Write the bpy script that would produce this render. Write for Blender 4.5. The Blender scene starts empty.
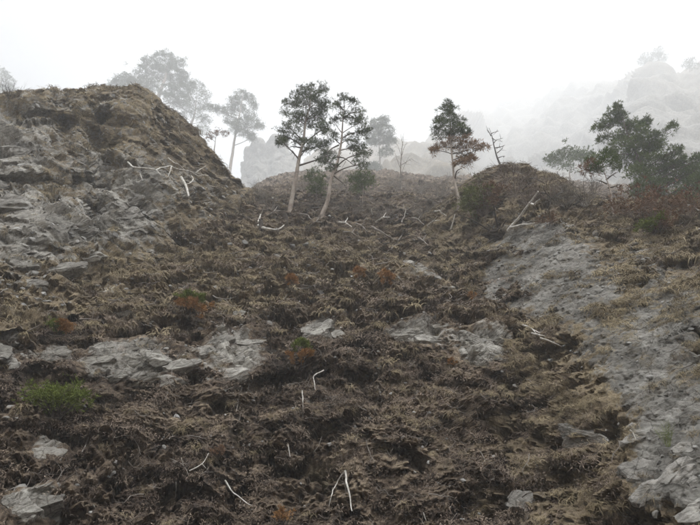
import bpy, math, random
import numpy as np
from mathutils import Vector

rng = np.random.default_rng(7)
random.seed(7)
scene = bpy.context.scene

# ------------------------------------------------------------------ camera
FPX = 582.0                      # focal length in photograph pixels (700 wide)
PITCH = math.radians(25.0)
cam_data = bpy.data.cameras.new('camera')
cam_data.sensor_width = 36.0
cam_data.lens = 36.0 * FPX / 700.0
cam_data.clip_start = 0.05
cam_data.clip_end = 5000.0
cam = bpy.data.objects.new('camera', cam_data)
scene.collection.objects.link(cam)
cam.location = (0, 0, 0)
cam.rotation_euler = (math.pi / 2 + PITCH, 0, 0)
scene.camera = cam

# ------------------------------------------------------------------ sky, sun, exposure
SUN_EL, SUN_ROT = math.radians(70), math.radians(165)
world = bpy.data.worlds.new('World')
scene.world = world
world.use_nodes = True
wn, wl = world.node_tree.nodes, world.node_tree.links
for n in list(wn):
    wn.remove(n)
sky = wn.new('ShaderNodeTexSky')
sky.sky_type = 'NISHITA'
sky.sun_disc = False
sky.sun_elevation = SUN_EL
sky.sun_rotation = SUN_ROT
sky.air_density = 1.0
sky.dust_density = 6.0
sky.ozone_density = 1.0
hsv = wn.new('ShaderNodeHueSaturation')          # a closed cloud deck has next to no blue
hsv.inputs['Saturation'].default_value = 0.12
bg = wn.new('ShaderNodeBackground')
bg.inputs['Strength'].default_value = 0.05
wo = wn.new('ShaderNodeOutputWorld')
wl.new(sky.outputs['Color'], hsv.inputs['Color'])
wl.new(hsv.outputs['Color'], bg.inputs['Color'])
wl.new(bg.outputs['Background'], wo.inputs['Surface'])

sun_data = bpy.data.lights.new('sun', 'SUN')
sun_data.energy = 1.5
sun_data.angle = math.radians(12)
sun_data.color = (1.0, 0.985, 0.965)
sun = bpy.data.objects.new('sun', sun_data)
scene.collection.objects.link(sun)
# direction towards the sun (sky rotation is measured clockwise from +Y)
sd = Vector((math.sin(SUN_ROT) * math.cos(SUN_EL), math.cos(SUN_ROT) * math.cos(SUN_EL), math.sin(SUN_EL)))
sun.rotation_euler = sd.to_track_quat('Z', 'Y').to_euler()

vs = scene.view_settings
vs.view_transform = 'Standard'
vs.look = 'None'
vs.gamma = 1.0
vs.use_curve_mapping = False
vs.exposure = 2.45
HAZE_DENSITY = 0.0027

scene.render.engine = 'CYCLES'
cy = scene.cycles
cy.max_bounces = 8
cy.diffuse_bounces = 3
cy.glossy_bounces = 2
cy.transmission_bounces = 2
cy.volume_bounces = 4
cy.use_denoising = True
cy.use_adaptive_sampling = True
cy.adaptive_threshold = 0.02

# ------------------------------------------------------------------ helpers
CP, SP = math.cos(PITCH), math.sin(PITCH)


def rays(u, v):
    """unit world directions through photograph pixels (used only to lay out real distances)"""
    a = (np.asarray(u, float) - 350.0) / FPX
    b = (262.5 - np.asarray(v, float)) / FPX
    d = np.stack([a, CP - b * SP, SP + b * CP], -1)
    return d / np.linalg.norm(d, axis=-1, keepdims=True)


def project(P):
    x = P[..., 0]
    f = P[..., 1] * CP + P[..., 2] * SP
    up = -P[..., 1] * SP + P[..., 2] * CP
    f = np.maximum(f, 1e-3)
    return 350 + FPX * x / f, 262.5 - FPX * up / f


_perm = np.random.default_rng(3).permutation(4096).astype(np.int64)
_g = np.random.default_rng(4).normal(size=(4096, 3))
_g /= np.linalg.norm(_g, axis=1, keepdims=True)
_g = _g.astype(np.float32)


def _hash(i, j, k):
    return _perm[(_perm[(_perm[i & 4095] + j) & 4095] + k) & 4095]


def perlin(P, lam=1.0, seed=0):
    p = (P / lam + seed * 17.31).astype(np.float64)
    i = np.floor(p).astype(np.int64)
    f = (p - i).astype(np.float32)
    w = f * f * f * (f * (f * 6 - 15) + 10)
    out = np.zeros(len(p), np.float32)
    for dx in (0, 1):
        wx = w[:, 0] if dx else 1 - w[:, 0]
        for dy in (0, 1):
            wy = w[:, 1] if dy else 1 - w[:, 1]
            for dz in (0, 1):
                wz = w[:, 2] if dz else 1 - w[:, 2]
                g = _g[_hash(i[:, 0] + dx, i[:, 1] + dy, i[:, 2] + dz)]
                out += wx * wy * wz * (g[:, 0] * (f[:, 0] - dx) + g[:, 1] * (f[:, 1] - dy) + g[:, 2] * (f[:, 2] - dz))
    return out * 1.6


_J = np.array([[0.94, 0.25, -0.22], [-0.2, 0.95, 0.24], [0.27, -0.18, 0.945]])      # joint directions


def cells(P, lam, seed=0, tilt=0.45):
    """broken-rock relief: blocks bounded by joint planes, every one with its own tilt and level, V grooves between"""
    p = P / lam + seed * 9.17
    i = np.floor(p).astype(np.int64)
    h = np.full(len(p), -0.55)
    for dx in (-1, 0, 1):
        for dy in (-1, 0, 1):
            for dz in (-1, 0, 1):
                c = i + np.array([dx, dy, dz])
                k = _hash(c[:, 0], c[:, 1], c[:, 2])
                e = p - (c + 0.5 + 0.42 * _g[k])
                t = _g[(k * 7 + 13) & 4095]
                li = np.abs(e @ _J.T).max(1)
                size = 0.62 + 0.16 * t[:, 0]
                h = np.maximum(h, np.minimum((e * t).sum(1) * tilt + t[:, 2] * 0.3, (size - li) * 2.6 - 0.2))
    return h * lam


def sstep(a, b, x):
    t = np.clip((x - a) / (b - a), 0, 1)
    return t * t * (3 - 2 * t)


def pchip(xs, ys, x):
    """monotone cubic through (xs, ys); ys may have several trailing columns"""
    xs = np.asarray(xs, float)
    ys = np.asarray(ys, float)
    h = np.diff(xs)
    sh = (-1,) + (1,) * (ys.ndim - 1)
    dlt = np.diff(ys, axis=0) / h.reshape(sh)
    m = np.zeros_like(ys)
    m[0], m[-1] = dlt[0], dlt[-1]
    w1 = (2 * h[1:] + h[:-1]).reshape(sh)
    w2 = (h[1:] + 2 * h[:-1]).reshape(sh)
    same = dlt[1:] * dlt[:-1] > 0
    with np.errstate(divide='ignore', invalid='ignore'):
        mm = (w1 + w2) / (w1 / dlt[:-1] + w2 / dlt[1:])
    m[1:-1] = np.where(same, mm, 0)
    k = np.clip(np.searchsorted(xs, x) - 1, 0, len(xs) - 2)
    hh = h[k].reshape((-1,) + (1,) * (ys.ndim - 1))
    t = ((x - xs[k]) / h[k]).reshape(hh.shape)
    return (ys[k] * (2 * t**3 - 3 * t**2 + 1) + m[k] * hh * (t**3 - 2 * t**2 + t)
            + ys[k + 1] * (-2 * t**3 + 3 * t**2) + m[k + 1] * hh * (t**3 - t**2))


def new_obj(name, mesh, parent=None, loc=None):
    o = bpy.data.objects.new(name, mesh)
    scene.collection.objects.link(o)
    if parent is not None:
        o.parent = parent
    if loc is not None:
        o.location = loc
    return o


def tag(o, label, cat=None, group=None, kind=None):
    o['label'] = label
    if cat:
        o['category'] = cat
    if group:
        o['group'] = group
    if kind:
        o['kind'] = kind
    return o


def np_mesh(name, V, F, smooth=True, attrs=None):
    """mesh from arrays; F is (n,3) or (n,4)"""
    V = np.ascontiguousarray(V, np.float32)
    F = np.ascontiguousarray(F, np.int32)
    me = bpy.data.meshes.new(name)
    me.vertices.add(len(V))
    me.vertices.foreach_set('co', V.ravel())
    k = F.shape[1]
    me.loops.add(F.size)
    me.loops.foreach_set('vertex_index', F.ravel())
    me.polygons.add(len(F))
    me.polygons.foreach_set('loop_start', np.arange(len(F), dtype=np.int32) * k)
    me.polygons.foreach_set('use_smooth', np.full(len(F), smooth))
    for an, (tp, arr) in (attrs or {}).items():
        a = me.attributes.new(an, tp, 'POINT')
        a.data.foreach_set('vector' if tp == 'FLOAT_VECTOR' else 'value', np.ascontiguousarray(arr).ravel())
    me.update(calc_edges=True)
    me.validate()
    return me


class MB:
    """collects pieces that belong to ONE mesh"""

    def __init__(self):
        self.v, self.f3, self.f4, self.n = [], [], [], 0

    def add(self, V, F):
        F = np.asarray(F, int) + self.n
        (self.f3 if F.shape[1] == 3 else self.f4).append(F)
        self.v.append(np.asarray(V, float))
        self.n += len(V)

    def tube(self, pts, rad, sides=6, cap=True):
        pts = np.asarray(pts, float)
        rad = np.broadcast_to(np.asarray(rad, float), (len(pts),))
        t = np.gradient(pts, axis=0)
        t /= np.linalg.norm(t, axis=1, keepdims=True) + 1e-9
        ref = np.array([0.31, 0.2, 0.93]) if abs(t[:, 2]).mean() < 0.8 else np.array([0.95, 0.3, 0.05])
        a = np.cross(t, ref)
        a /= np.linalg.norm(a, axis=1, keepdims=True) + 1e-9
        b = np.cross(t, a)
        th = np.linspace(0, 2 * np.pi, sides, endpoint=False)
        ring = (a[:, None] * np.cos(th)[None, :, None] + b[:, None] * np.sin(th)[None, :, None]) * rad[:, None, None]
        V = (pts[:, None] + ring).reshape(-1, 3)
        i, j = np.meshgrid(np.arange(len(pts) - 1), np.arange(sides), indexing='ij')
        jn = (j + 1) % sides
        F = np.stack([i * sides + j, i * sides + jn, (i + 1) * sides + jn, (i + 1) * sides + j], -1).reshape(-1, 4)
        self.add(V, F)
        if cap:
            for e in (0, len(pts) - 1):
                c = np.vstack([V[e * sides:(e + 1) * sides], pts[e]])
                q = np.arange(sides)
                ff = np.stack([q, (q + 1) % sides, np.full(sides, sides)], -1)
                self.add(c, ff if e else ff[:, ::-1])

    def mesh(self, name, mat, smooth=True, off=None):
        V = np.vstack(self.v)
        if off is not None:
            V = V - np.asarray(off)
        F = []
        for f in self.f4:
            F.append(f[:, [0, 1, 2]])
            F.append(f[:, [0, 2, 3]])
        F += self.f3
        me = np_mesh(name, V, np.vstack(F), smooth)
        me.materials.append(mat)
        return me


# ------------------------------------------------------------------ materials
def mat_new(name):
    m = bpy.data.materials.new(name)
    m.use_nodes = True
    nt = m.node_tree
    b = nt.nodes['Principled BSDF']
    b.inputs['Specular IOR Level'].default_value = 0.25
    b.inputs['Roughness'].default_value = 0.9
    return m, nt, b


def nd(nt, typ, **kw):
    n = nt.nodes.new(typ)
    for k, v in kw.items():
        if k in n.inputs:
            n.inputs[k].default_value = v
        else:
            setattr(n, k, v)
    return n


def ramp(nt, fac, stops):
    r = nt.nodes.new('ShaderNodeValToRGB')
    e = r.color_ramp.elements
    while len(e) < len(stops):
        e.new(0.5)
    for el, (p, c) in zip(e, stops):
        el.position = p
        el.color = (*c, 1)
    nt.links.new(fac, r.inputs['Fac'])
    return r.outputs['Color']


def mixc(nt, fac, a, b, mode='MIX'):
    m = nt.nodes.new('ShaderNodeMix')
    m.data_type = 'RGBA'
    m.blend_type = mode
    for s, val in ((m.inputs[0], fac), (m.inputs[6], a), (m.inputs[7], b)):
        if isinstance(val, (int, float)):
            s.default_value = val
        elif isinstance(val, tuple):
            s.default_value = (*val, 1)
        else:
            nt.links.new(val, s)
    return m.outputs[2]


def noise(nt, scale, detail=6.0, rough=0.6, vec=None, dist=0.0):
    n = nd(nt, 'ShaderNodeTexNoise', Scale=scale, Detail=detail, Roughness=rough, Distortion=dist)
    if vec is not None:
        nt.links.new(vec, n.inputs['Vector'])
    return n.outputs['Fac']


def coords(nt, scale=(1, 1, 1), rot=(0, 0, 0), inverse=False):
    tc = nt.nodes.new('ShaderNodeTexCoord')
    mp = nt.nodes.new('ShaderNodeMapping')
    if inverse:
        mp.vector_type = 'TEXTURE'
    mp.inputs['Scale'].default_value = scale
    mp.inputs['Rotation'].default_value = rot
    nt.links.new(tc.outputs['Object'], mp.inputs['Vector'])
    return mp.outputs['Vector']


def math_n(nt, op, a, b=0.0, clamp=False):
    m = nt.nodes.new('ShaderNodeMath')
    m.operation = op
    m.use_clamp = clamp
    for s, val in zip(m.inputs, (a, b)):
        if isinstance(val, (int, float)):
            s.default_value = val
        else:
            nt.links.new(val, s)
    return m.outputs[0]


def rock_colour(nt, tint=(1, 1, 1), dark=1.0):
    v = coords(nt)
    n1 = noise(nt, 0.9, 8, 0.65, v, 0.4)
    n2 = noise(nt, 9.0, 8, 0.7, v)
    bed = noise(nt, 5.0, 5, 0.6, coords(nt, (2.0, 1.7, 0.3), (0.3, -0.5, 0.1), True), 0.6)
    k = tuple(dark * t for t in tint)
    c = ramp(nt, n1, [(0.34, (0.12 * k[0], 0.115 * k[1], 0.105 * k[2])), (0.5, (0.26 * k[0], 0.255 * k[1], 0.24 * k[2])),
                      (0.66, (0.44 * k[0], 0.435 * k[1], 0.415 * k[2]))])
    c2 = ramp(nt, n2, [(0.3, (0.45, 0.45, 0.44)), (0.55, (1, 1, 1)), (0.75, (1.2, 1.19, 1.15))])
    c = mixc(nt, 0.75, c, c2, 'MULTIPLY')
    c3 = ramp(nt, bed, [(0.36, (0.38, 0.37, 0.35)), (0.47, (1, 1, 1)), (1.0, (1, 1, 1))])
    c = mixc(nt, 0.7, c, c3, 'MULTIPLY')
    vor = nd(nt, 'ShaderNodeTexVoronoi', feature='DISTANCE_TO_EDGE', Scale=1.0)
    wv = nt.nodes.new('ShaderNodeVectorMath')
    wv.operation = 'MULTIPLY_ADD'
    nc = nd(nt, 'ShaderNodeTexNoise', Scale=3.0, Detail=4.0)
    nt.links.new(v, nc.inputs['Vector'])
    nt.links.new(nc.outputs['Color'], wv.inputs[0])
    wv.inputs[1].default_value = (0.5, 0.5, 0.5)
    nt.links.new(coords(nt, (0.55, 0.45, 0.2), (0.3, -0.5, 0.1), True), wv.inputs[2])
    nt.links.new(wv.outputs[0], vor.inputs['Vector'])
    crack = ramp(nt, vor.outputs['Distance'], [(0.0, (0.25, 0.23, 0.21)), (0.035, (1, 1, 1))])
    c = mixc(nt, 0.8, c, crack, 'MULTIPLY')
    lich = ramp(nt, noise(nt, 1.6, 7, 0.7, v), [(0.56, (0, 0, 0)), (0.7, (1, 1, 1))])
    c = mixc(nt, math_n(nt, 'MULTIPLY', lich, 0.55), c, (0.115, 0.092, 0.055))
    return c, n2, bed


def terrain_mat(name, turf_stops, straw=(0.29, 0.24, 0.15), rk=1.0):
    m, nt, b = mat_new(name)
    v = coords(nt)
    big = noise(nt, 0.45, 6, 0.62, v, 0.5)
    mid = noise(nt, 3.1, 9, 0.72, v, 0.6)
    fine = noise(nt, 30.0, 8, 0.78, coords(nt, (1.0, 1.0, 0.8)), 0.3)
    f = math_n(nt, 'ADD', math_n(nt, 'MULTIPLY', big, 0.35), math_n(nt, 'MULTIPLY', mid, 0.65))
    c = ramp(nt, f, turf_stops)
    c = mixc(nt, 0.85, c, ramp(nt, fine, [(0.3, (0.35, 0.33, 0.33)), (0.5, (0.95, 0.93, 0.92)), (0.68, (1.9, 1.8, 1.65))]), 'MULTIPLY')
    sa = nd(nt, 'ShaderNodeAttribute', attribute_name='straw').outputs['Fac']
    st = math_n(nt, 'MULTIPLY', sa, ramp(nt, noise(nt, 6.0, 8, 0.75, v, 0.8), [(0.38, (0, 0, 0)), (0.62, (1, 1, 1))]))
    c = mixc(nt, st, c, mixc(nt, 0.8, straw, ramp(nt, fine, [(0.3, (0.4, 0.38, 0.36)), (0.65, (1.4, 1.4, 1.35))]), 'MULTIPLY'))
    moss = ramp(nt, noise(nt, 0.8, 8, 0.7, v, 0.3), [(0.6, (0, 0, 0)), (0.72, (1, 1, 1))])
    c = mixc(nt, math_n(nt, 'MULTIPLY', moss, 0.5), c, (0.062, 0.06, 0.028))
    rc, rn, bed = rock_colour(nt, (1, 0.98, 0.94), rk)
    ra = nd(nt, 'ShaderNodeAttribute', attribute_name='rock').outputs['Fac']
    brk = noise(nt, 2.2, 9, 0.75, v, 0.7)
    rm = ramp(nt, math_n(nt, 'ADD', ra, math_n(nt, 'MULTIPLY', math_n(nt, 'SUBTRACT', brk, 0.5), 1.5)),
              [(0.46, (0, 0, 0)), (0.58, (1, 1, 1))])
    c = mixc(nt, rm, c, rc)
    nt.links.new(c, b.inputs['Base Color'])
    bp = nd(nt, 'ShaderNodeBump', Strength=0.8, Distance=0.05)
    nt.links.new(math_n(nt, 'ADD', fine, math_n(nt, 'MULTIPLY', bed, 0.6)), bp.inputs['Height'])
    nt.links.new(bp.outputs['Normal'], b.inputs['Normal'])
    return m


TURF_DARK = [(0.39, (0.019, 0.014, 0.012)), (0.47, (0.08, 0.06, 0.045)), (0.55, (0.2, 0.16, 0.115)), (0.66, (0.38, 0.32, 0.235))]
TURF_TAN = [(0.36, (0.038, 0.028, 0.021)), (0.45, (0.11, 0.086, 0.058)), (0.56, (0.22, 0.18, 0.12)), (0.68, (0.34, 0.29, 0.2))]
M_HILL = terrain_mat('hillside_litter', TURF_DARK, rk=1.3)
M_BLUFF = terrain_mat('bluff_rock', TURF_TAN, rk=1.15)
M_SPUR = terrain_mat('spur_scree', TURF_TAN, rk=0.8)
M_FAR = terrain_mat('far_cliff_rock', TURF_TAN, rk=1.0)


def rock_mat(name, dark=1.0, tint=(1, 1, 1)):
    m, nt, b = mat_new(name)
    c, n2, bed = rock_colour(nt, tint, dark)
    nt.links.new(c, b.inputs['Base Color'])
    b.inputs['Roughness'].default_value = 0.8
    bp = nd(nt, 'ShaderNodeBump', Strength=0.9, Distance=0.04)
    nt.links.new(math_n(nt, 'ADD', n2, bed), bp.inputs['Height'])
    nt.links.new(bp.outputs['Normal'], b.inputs['Normal'])
    return m


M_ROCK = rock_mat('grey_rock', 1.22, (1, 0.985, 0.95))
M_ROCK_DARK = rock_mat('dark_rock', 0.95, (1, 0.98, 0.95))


def tint_mat(name, stops, scale=2.0, rough=0.9, inst=False):
    """colour from noise; with inst each scattered copy draws its own shade"""
    m, nt, b = mat_new(name)
    f = noise(nt, scale, 6, 0.65, coords(nt))
    if inst:
        r = nt.nodes.new('ShaderNodeObjectInfo').outputs['Random']
        f = math_n(nt, 'ADD', math_n(nt, 'MULTIPLY', f, 0.35), math_n(nt, 'MULTIPLY', r, 0.65))
    nt.links.new(ramp(nt, f, stops), b.inputs['Base Color'])
    b.inputs['Roughness'].default_value = rough
    return m


M_GRASS = tint_mat('dead_grass', [(0.15, (0.09, 0.068, 0.042)), (0.45, (0.21, 0.168, 0.1)), (0.85, (0.4, 0.335, 0.215))], 3, inst=True)
M_LITTER = tint_mat('leaf_litter', [(0.15, (0.03, 0.021, 0.016)), (0.5, (0.115, 0.085, 0.066)), (0.85, (0.36, 0.29, 0.225))], 3, inst=True)
M_TWIG = tint_mat('grey_twig', [(0.2, (0.07, 0.055, 0.045)), (0.55, (0.16, 0.14, 0.12)), (0.9, (0.38, 0.36, 0.33))], 3, inst=True)
M_STONE = tint_mat('loose_stone', [(0.1, (0.1, 0.098, 0.092)), (0.5, (0.22, 0.215, 0.2)), (0.9, (0.38, 0.375, 0.36))], 3, inst=True)
M_BLEACH = tint_mat('bleached_wood', [(0.34, (0.2, 0.18, 0.15)), (0.48, (0.48, 0.46, 0.42)), (0.64, (0.68, 0.66, 0.62))], 7)
M_DEADWOOD = tint_mat('grey_deadwood', [(0.3, (0.1, 0.085, 0.07)), (0.5, (0.2, 0.18, 0.155)), (0.7, (0.34, 0.31, 0.28))], 4)
M_DARKWOOD = tint_mat('dark_bark', [(0.3, (0.03, 0.024, 0.02)), (0.7, (0.085, 0.07, 0.058))], 4)
M_TRUNK = tint_mat('pine_bark', [(0.3, (0.17, 0.135, 0.11)), (0.5, (0.32, 0.275, 0.235)), (0.7, (0.46, 0.42, 0.37))], 2.5)
M_LIMB = tint_mat('pine_limb', [(0.3, (0.06, 0.048, 0.04)), (0.7, (0.15, 0.125, 0.1))], 3)
M_NEEDLE = tint_mat('pine_needles', [(0.3, (0.034, 0.05, 0.018)), (0.5, (0.068, 0.096, 0.034)), (0.7, (0.115, 0.15, 0.055))], 1.1)
M_NEEDLE_B = tint_mat('bright_needles', [(0.3, (0.046, 0.075, 0.018)), (0.5, (0.09, 0.135, 0.034)), (0.7, (0.14, 0.19, 0.055))], 1.1)
M_GREEN = tint_mat('fresh_green_needles', [(0.3, (0.09, 0.12, 0.022)), (0.7, (0.19, 0.235, 0.05))], 5)
M_GREEN_OLIVE = tint_mat('olive_needles', [(0.3, (0.08, 0.1, 0.03)), (0.7, (0.2, 0.22, 0.08))], 2)
M_BRUSH = tint_mat('brush_twigs', [(0.3, (0.1, 0.075, 0.06)), (0.7, (0.25, 0.2, 0.165))], 3)
M_BROWN = tint_mat('browned_needles', [(0.3, (0.18, 0.105, 0.055)), (0.5, (0.28, 0.175, 0.095)), (0.7, (0.38, 0.26, 0.15))], 1.3)
M_RUST = tint_mat('russet_leaves', [(0.3, (0.11, 0.066, 0.042)), (0.5, (0.19, 0.115, 0.07)), (0.7, (0.27, 0.17, 0.105))], 1.6)
M_ORANGE = tint_mat('orange_needles', [(0.3, (0.25, 0.13, 0.05)), (0.7, (0.42, 0.24, 0.1))], 6)

# ------------------------------------------------------------------ terrain sheets
SHEETS = []
LAST = {}


def ell(u, v, lst):
    """sum of soft ellipses (u, v, su, sv, amount)"""
    o = np.zeros_like(u)
    for (a, b, su, sv, w) in lst:
        o += w * np.exp(-((u - a) / su) ** 2 - ((v - b) / sv) ** 2)
    return o


def sheet(name, mat, cols, nu, nr, u0, u1, bumps, rock_e, straw_e, relief, label, rock_base=0.0, straw_base=0.0, seen=None):
    """a landform from profiles: cols = {u: [(r, v), ...]} with equal row counts; displaced by real relief"""
    cu = sorted(cols)
    C = np.array([[(math.log(r), v) for r, v in cols[c]] for c in cu])          # ncol, K, 2
    K = C.shape[1]
    lo_, hi_ = max(u0, -80), min(u1, 800)
    ne = int(nu * 0.09)
    uu = np.concatenate([np.linspace(u0, lo_, ne + 1)[:-1] if u0 < lo_ else [], np.linspace(lo_, hi_, nu - ne * ((u0 < lo_) + (u1 > hi_))),
                         np.linspace(hi_, u1, ne + 1)[1:] if u1 > hi_ else []])
    A = pchip(np.array(cu, float), C, uu)                                      # nu, K, 2
    A = np.swapaxes(A, 0, 1)                                                   # K, nu, 2
    td = np.linspace(0, K - 1, 600)
    mid = pchip(np.arange(K), A[:, [nu // 4, nu // 2, 3 * nu // 4]], td)       # spacing in proportion to distance
    ang = np.zeros(599)
    for q in range(3):
        lr, vv = mid[:, q, 0], mid[:, q, 1]
        Pm = np.exp(lr)[:, None] * rays(np.full(600, uu[nu // 2]), vv)
        ang += np.linalg.norm(np.diff(Pm, axis=0), axis=1) / np.exp(lr[1:])
    if seen:                                             # rows outside the visible part may be coarser
        tm = (td[1:] + td[:-1]) / 2
        ang = ang * np.where((tm < seen[0]) | (tm > seen[1]), 0.22, 1.0)
    s = np.concatenate([[0], np.cumsum(ang)])
    t = np.interp(np.linspace(0, s[-1], nr), s, td)
    G = pchip(np.arange(K), A, t)                                              # nr, nu, 2
    U = np.broadcast_to(uu, (nr, nu)).ravel()
    V = G[..., 1].ravel()
    R = np.exp(G[..., 0].ravel()) * (1 + ell(U, V, bumps))
    P = R[:, None] * rays(U, V)
    g = P.reshape(nr, nu, 3)
    N = np.cross(np.gradient(g, axis=1).reshape(-1, 3), np.gradient(g, axis=0).reshape(-1, 3))
    N /= np.linalg.norm(N, axis=1, keepdims=True) + 1e-9
    N *= np.sign((N * np.array([0, -0.35, 1.0])).sum(1, keepdims=True) + 1e-9)
    down = np.array([0, 0, -1.0]) - N * (-N[:, 2:3])
    down /= np.linalg.norm(down, axis=1, keepdims=True) + 1e-6
    rock = np.clip(rock_base + ell(U, V, rock_e), 0, 1)
    straw = np.clip(straw_base + ell(U, V, straw_e), 0, 1)
    LAST['lump'] = np.zeros(len(P))
    D = relief(P, N, down, R, U, V, rock)
    lump = LAST['lump']
    P = P + D
    i, j = np.meshgrid(np.arange(nr - 1), np.arange(nu - 1), indexing='ij')
    F = np.stack([i * nu + j, i * nu + j + 1, (i + 1) * nu + j + 1, (i + 1) * nu + j], -1).reshape(-1, 4)
    g = P.reshape(nr, nu, 3)
    gu, gr = np.gradient(g, axis=1).reshape(-1, 3), np.gradient(g, axis=0).reshape(-1, 3)
    cr = np.cross(gu, gr)
    if (cr * N).sum() < 0:
        F = F[:, ::-1]
    area = np.linalg.norm(cr, axis=1)
    me = np_mesh(name, P, F, name in ('far_cliff', 'rock_pinnacle'), {'rock': ('FLOAT', rock), 'straw': ('FLOAT', straw)})
    me.materials.append(mat)
    o = new_obj(name, me)
    tag(o, label, 'terrain', kind='structure')
    SHEETS.append(dict(name=name, P=P, N=N, down=down, U=U, V=V, R=np.linalg.norm(P, axis=1), rock=rock, straw=straw, area=area, lump=lump))
    return o


def tussock(P, lam, seed):
    """rounded clumps of unequal height with sharp creases between them"""
    w = P + lam * 0.45 * np.stack([perlin(P, lam * 0.8, seed + k) for k in range(3)], -1)
    p = (w / lam + seed * 5.3)
    i = np.floor(p).astype(np.int64)
    p = p.astype(np.float32)
    f1 = np.full(len(p), 9.0, np.float32)
    hh = np.zeros(len(p), np.float32)
    for dx in (-1, 0, 1):
        for dy in (-1, 0, 1):
            for dz in (-1, 0, 1):
                c = i + np.array([dx, dy, dz])
                k = _hash(c[:, 0], c[:, 1], c[:, 2])
                e = p - (c.astype(np.float32) + 0.5 + 0.45 * _g[k])
                d = (e * e).sum(1)
                m = d < f1
                f1 = np.where(m, d, f1)
                hh = np.where(m, _g[(k + 77) & 4095, 0], hh)
    return (1 - f1 * 1.9) * (0.75 + 0.5 * hh)


def turf(P, N, down, R, amp=1.0, big=1.0, fine=True):
    """matted turf: tussocks that overhang on their lower side, with undercut hollows between"""
    ps = P * np.array([0.85, 1.0, 1.0])
    h = big * (0.45 * perlin(P, 7.0, 1) + 0.28 * perlin(P, 2.4, 2))
    run = perlin(P * np.array([1.0, 0.22, 0.22]), 0.75, 13) + 0.6 * perlin(P * np.array([1.0, 0.25, 0.25]), 0.32, 14)
    h = h + 0.12 * run * big                          # runnels down the fall line
    near = 1 - sstep(16, 40, R)
    t1 = tussock(ps, 0.62, 3)
    lump = 0.29 * t1 + 0.09 * perlin(ps, 1.6, 5)
    pit = sstep(0.16, 0.3, perlin(ps, 0.85, 6) + 0.3 * perlin(P, 0.2, 11))
    pit2 = sstep(0.2, 0.32, perlin(ps, 0.38, 7) + 0.3 * perlin(P, 0.11, 12))
    lump -= 0.46 * pit + 0.2 * pit2 * (0.4 + 0.6 * near)
    if fine:
        k = np.where(R < 40)[0]
        t2 = tussock(P[k], 0.2, 4)
        lump[k] += near[k] * (0.1 * t2 + 0.09 * perlin(P[k], 0.12, 8) + 0.06 * perlin(P[k], 0.06, 9))
        lump += 0.05 * perlin(P, 0.22, 10)
    lump *= amp
    LAST['lump'] = lump
    return N * (h * amp + lump)[:, None] + down * (0.9 * np.clip(lump + 0.02, -0.36, 0.45))[:, None]


def rocky(P, N, down, R, m, scales=((3.0, 0.5), (1.0, 0.5), (0.36, 0.45))):
    """jointed rock, only worked out where the mask m is above zero"""
    out = np.zeros((len(P), 3))
    k = np.where(m > 0.03)[0]
    if len(k) == 0:
        return out
    p = P[k].copy()
    c, s = math.cos(0.55), math.sin(0.55)
    q = np.stack([p[:, 0] * c - p[:, 2] * s, p[:, 1], (p[:, 0] * s + p[:, 2] * c) * 2.0], -1)
    q += 0.12 * np.stack([perlin(p, 1.3, 21), perlin(p, 1.3, 22), perlin(p, 1.3, 23)], -1)
    h = np.zeros(len(k))
    for a, (lam, amp) in enumerate(scales):
        sp = R[k] * 0.0024 / lam
        h += amp * cells(q, lam, a + 1) * (1 - sstep(0.2, 0.4, sp))
    h += 0.03 * perlin(p, 0.25, 24)
    out[k] = N[k] * (h * m[k])[:, None]
    return out


# --- main hillside (about 34 degrees), running up from the path to the wood
HV = [1200, 820, 645, 525, 450, 400, 350, 300, 260, 235, 215, 203, 193, 184, 176]
HR = [3.0, 5.0, 7.6, 10.5, 12.3, 13.9, 16, 19, 23, 27, 32.5, 38.5, 50, 70, 105]


def hillcol(dv=None, fr=None):
    dv = dv or {}
    fr = fr or {}
    return [(HR[k] * fr.get(k, 1.0), HV[k] + dv.get(k, 0)) for k in range(len(HV))]


drop = {11: 3, 12: 16, 13: 30, 14: 60}
hill_cols = {-420: hillcol(drop), -100: hillcol(drop), 0: hillcol(drop), 100: hillcol(drop), 200: hillcol(drop),
             250: hillcol({12: 6, 13: 10, 14: 14}), 300: hillcol({13: -3, 14: -5}), 380: hillcol({13: -3, 14: -6}), 440: hillcol({10: 4, 11: 4}, {9: 1.05, 10: 1.1, 11: 1.1}),
             500: hillcol({10: 6, 11: 5}), 600: hillcol({10: 8, 11: 10, 12: 8, 13: 8, 14: 8}), 720: hillcol({10: 8, 11: 12, 12: 12, 13: 14, 14: 16}),
             1120: hillcol({10: 8, 11: 12, 12: 12, 13: 14, 14: 16})}
hill_bumps = [(450, 262, 18, 18, 0.05), (482, 298, 20, 18, 0.06), (530, 348, 24, 18, 0.06), (580, 412, 26, 26, 0.06), (620, 475, 26, 26, 0.06), (438, 245, 26, 34, 0.07), (400, 430, 70, 55, -0.06), (575, 430, 55, 60, 0.07), (330, 325, 60, 25, -0.03),
              (140, 360, 80, 35, -0.05), (250, 350, 60, 30, -0.03), (60, 300, 90, 20, 0.03), (200, 450, 60, 30, 0.03), (470, 340, 45, 30, -0.04)]
hill_rock = [(130, 358, 55, 26, 0.9), (235, 350, 38, 26, 0.75), (322, 326, 20, 14, 0.8), (415, 333, 34, 16, 0.75), (485, 345, 34, 20, 0.85),
             (30, 505, 36, 20, 0.8), (50, 452, 30, 14, 0.6), (10, 350, 30, 35, 0.5), (55, 352, 18, 10, 0.6), (590, 435, 34, 26, 0.6),
             (560, 385, 25, 16, 0.5), (650, 450, 60, 50, 0.85), (420, 268, 20, 12, 0.6), (440, 232, 14, 18, 0.6), (278, 258, 12, 8, 0.4),
             (540, 440, 30, 20, 0.35), (110, 288, 30, 8, 0.5), (330, 490, 60, 30, 0.12)]
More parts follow.
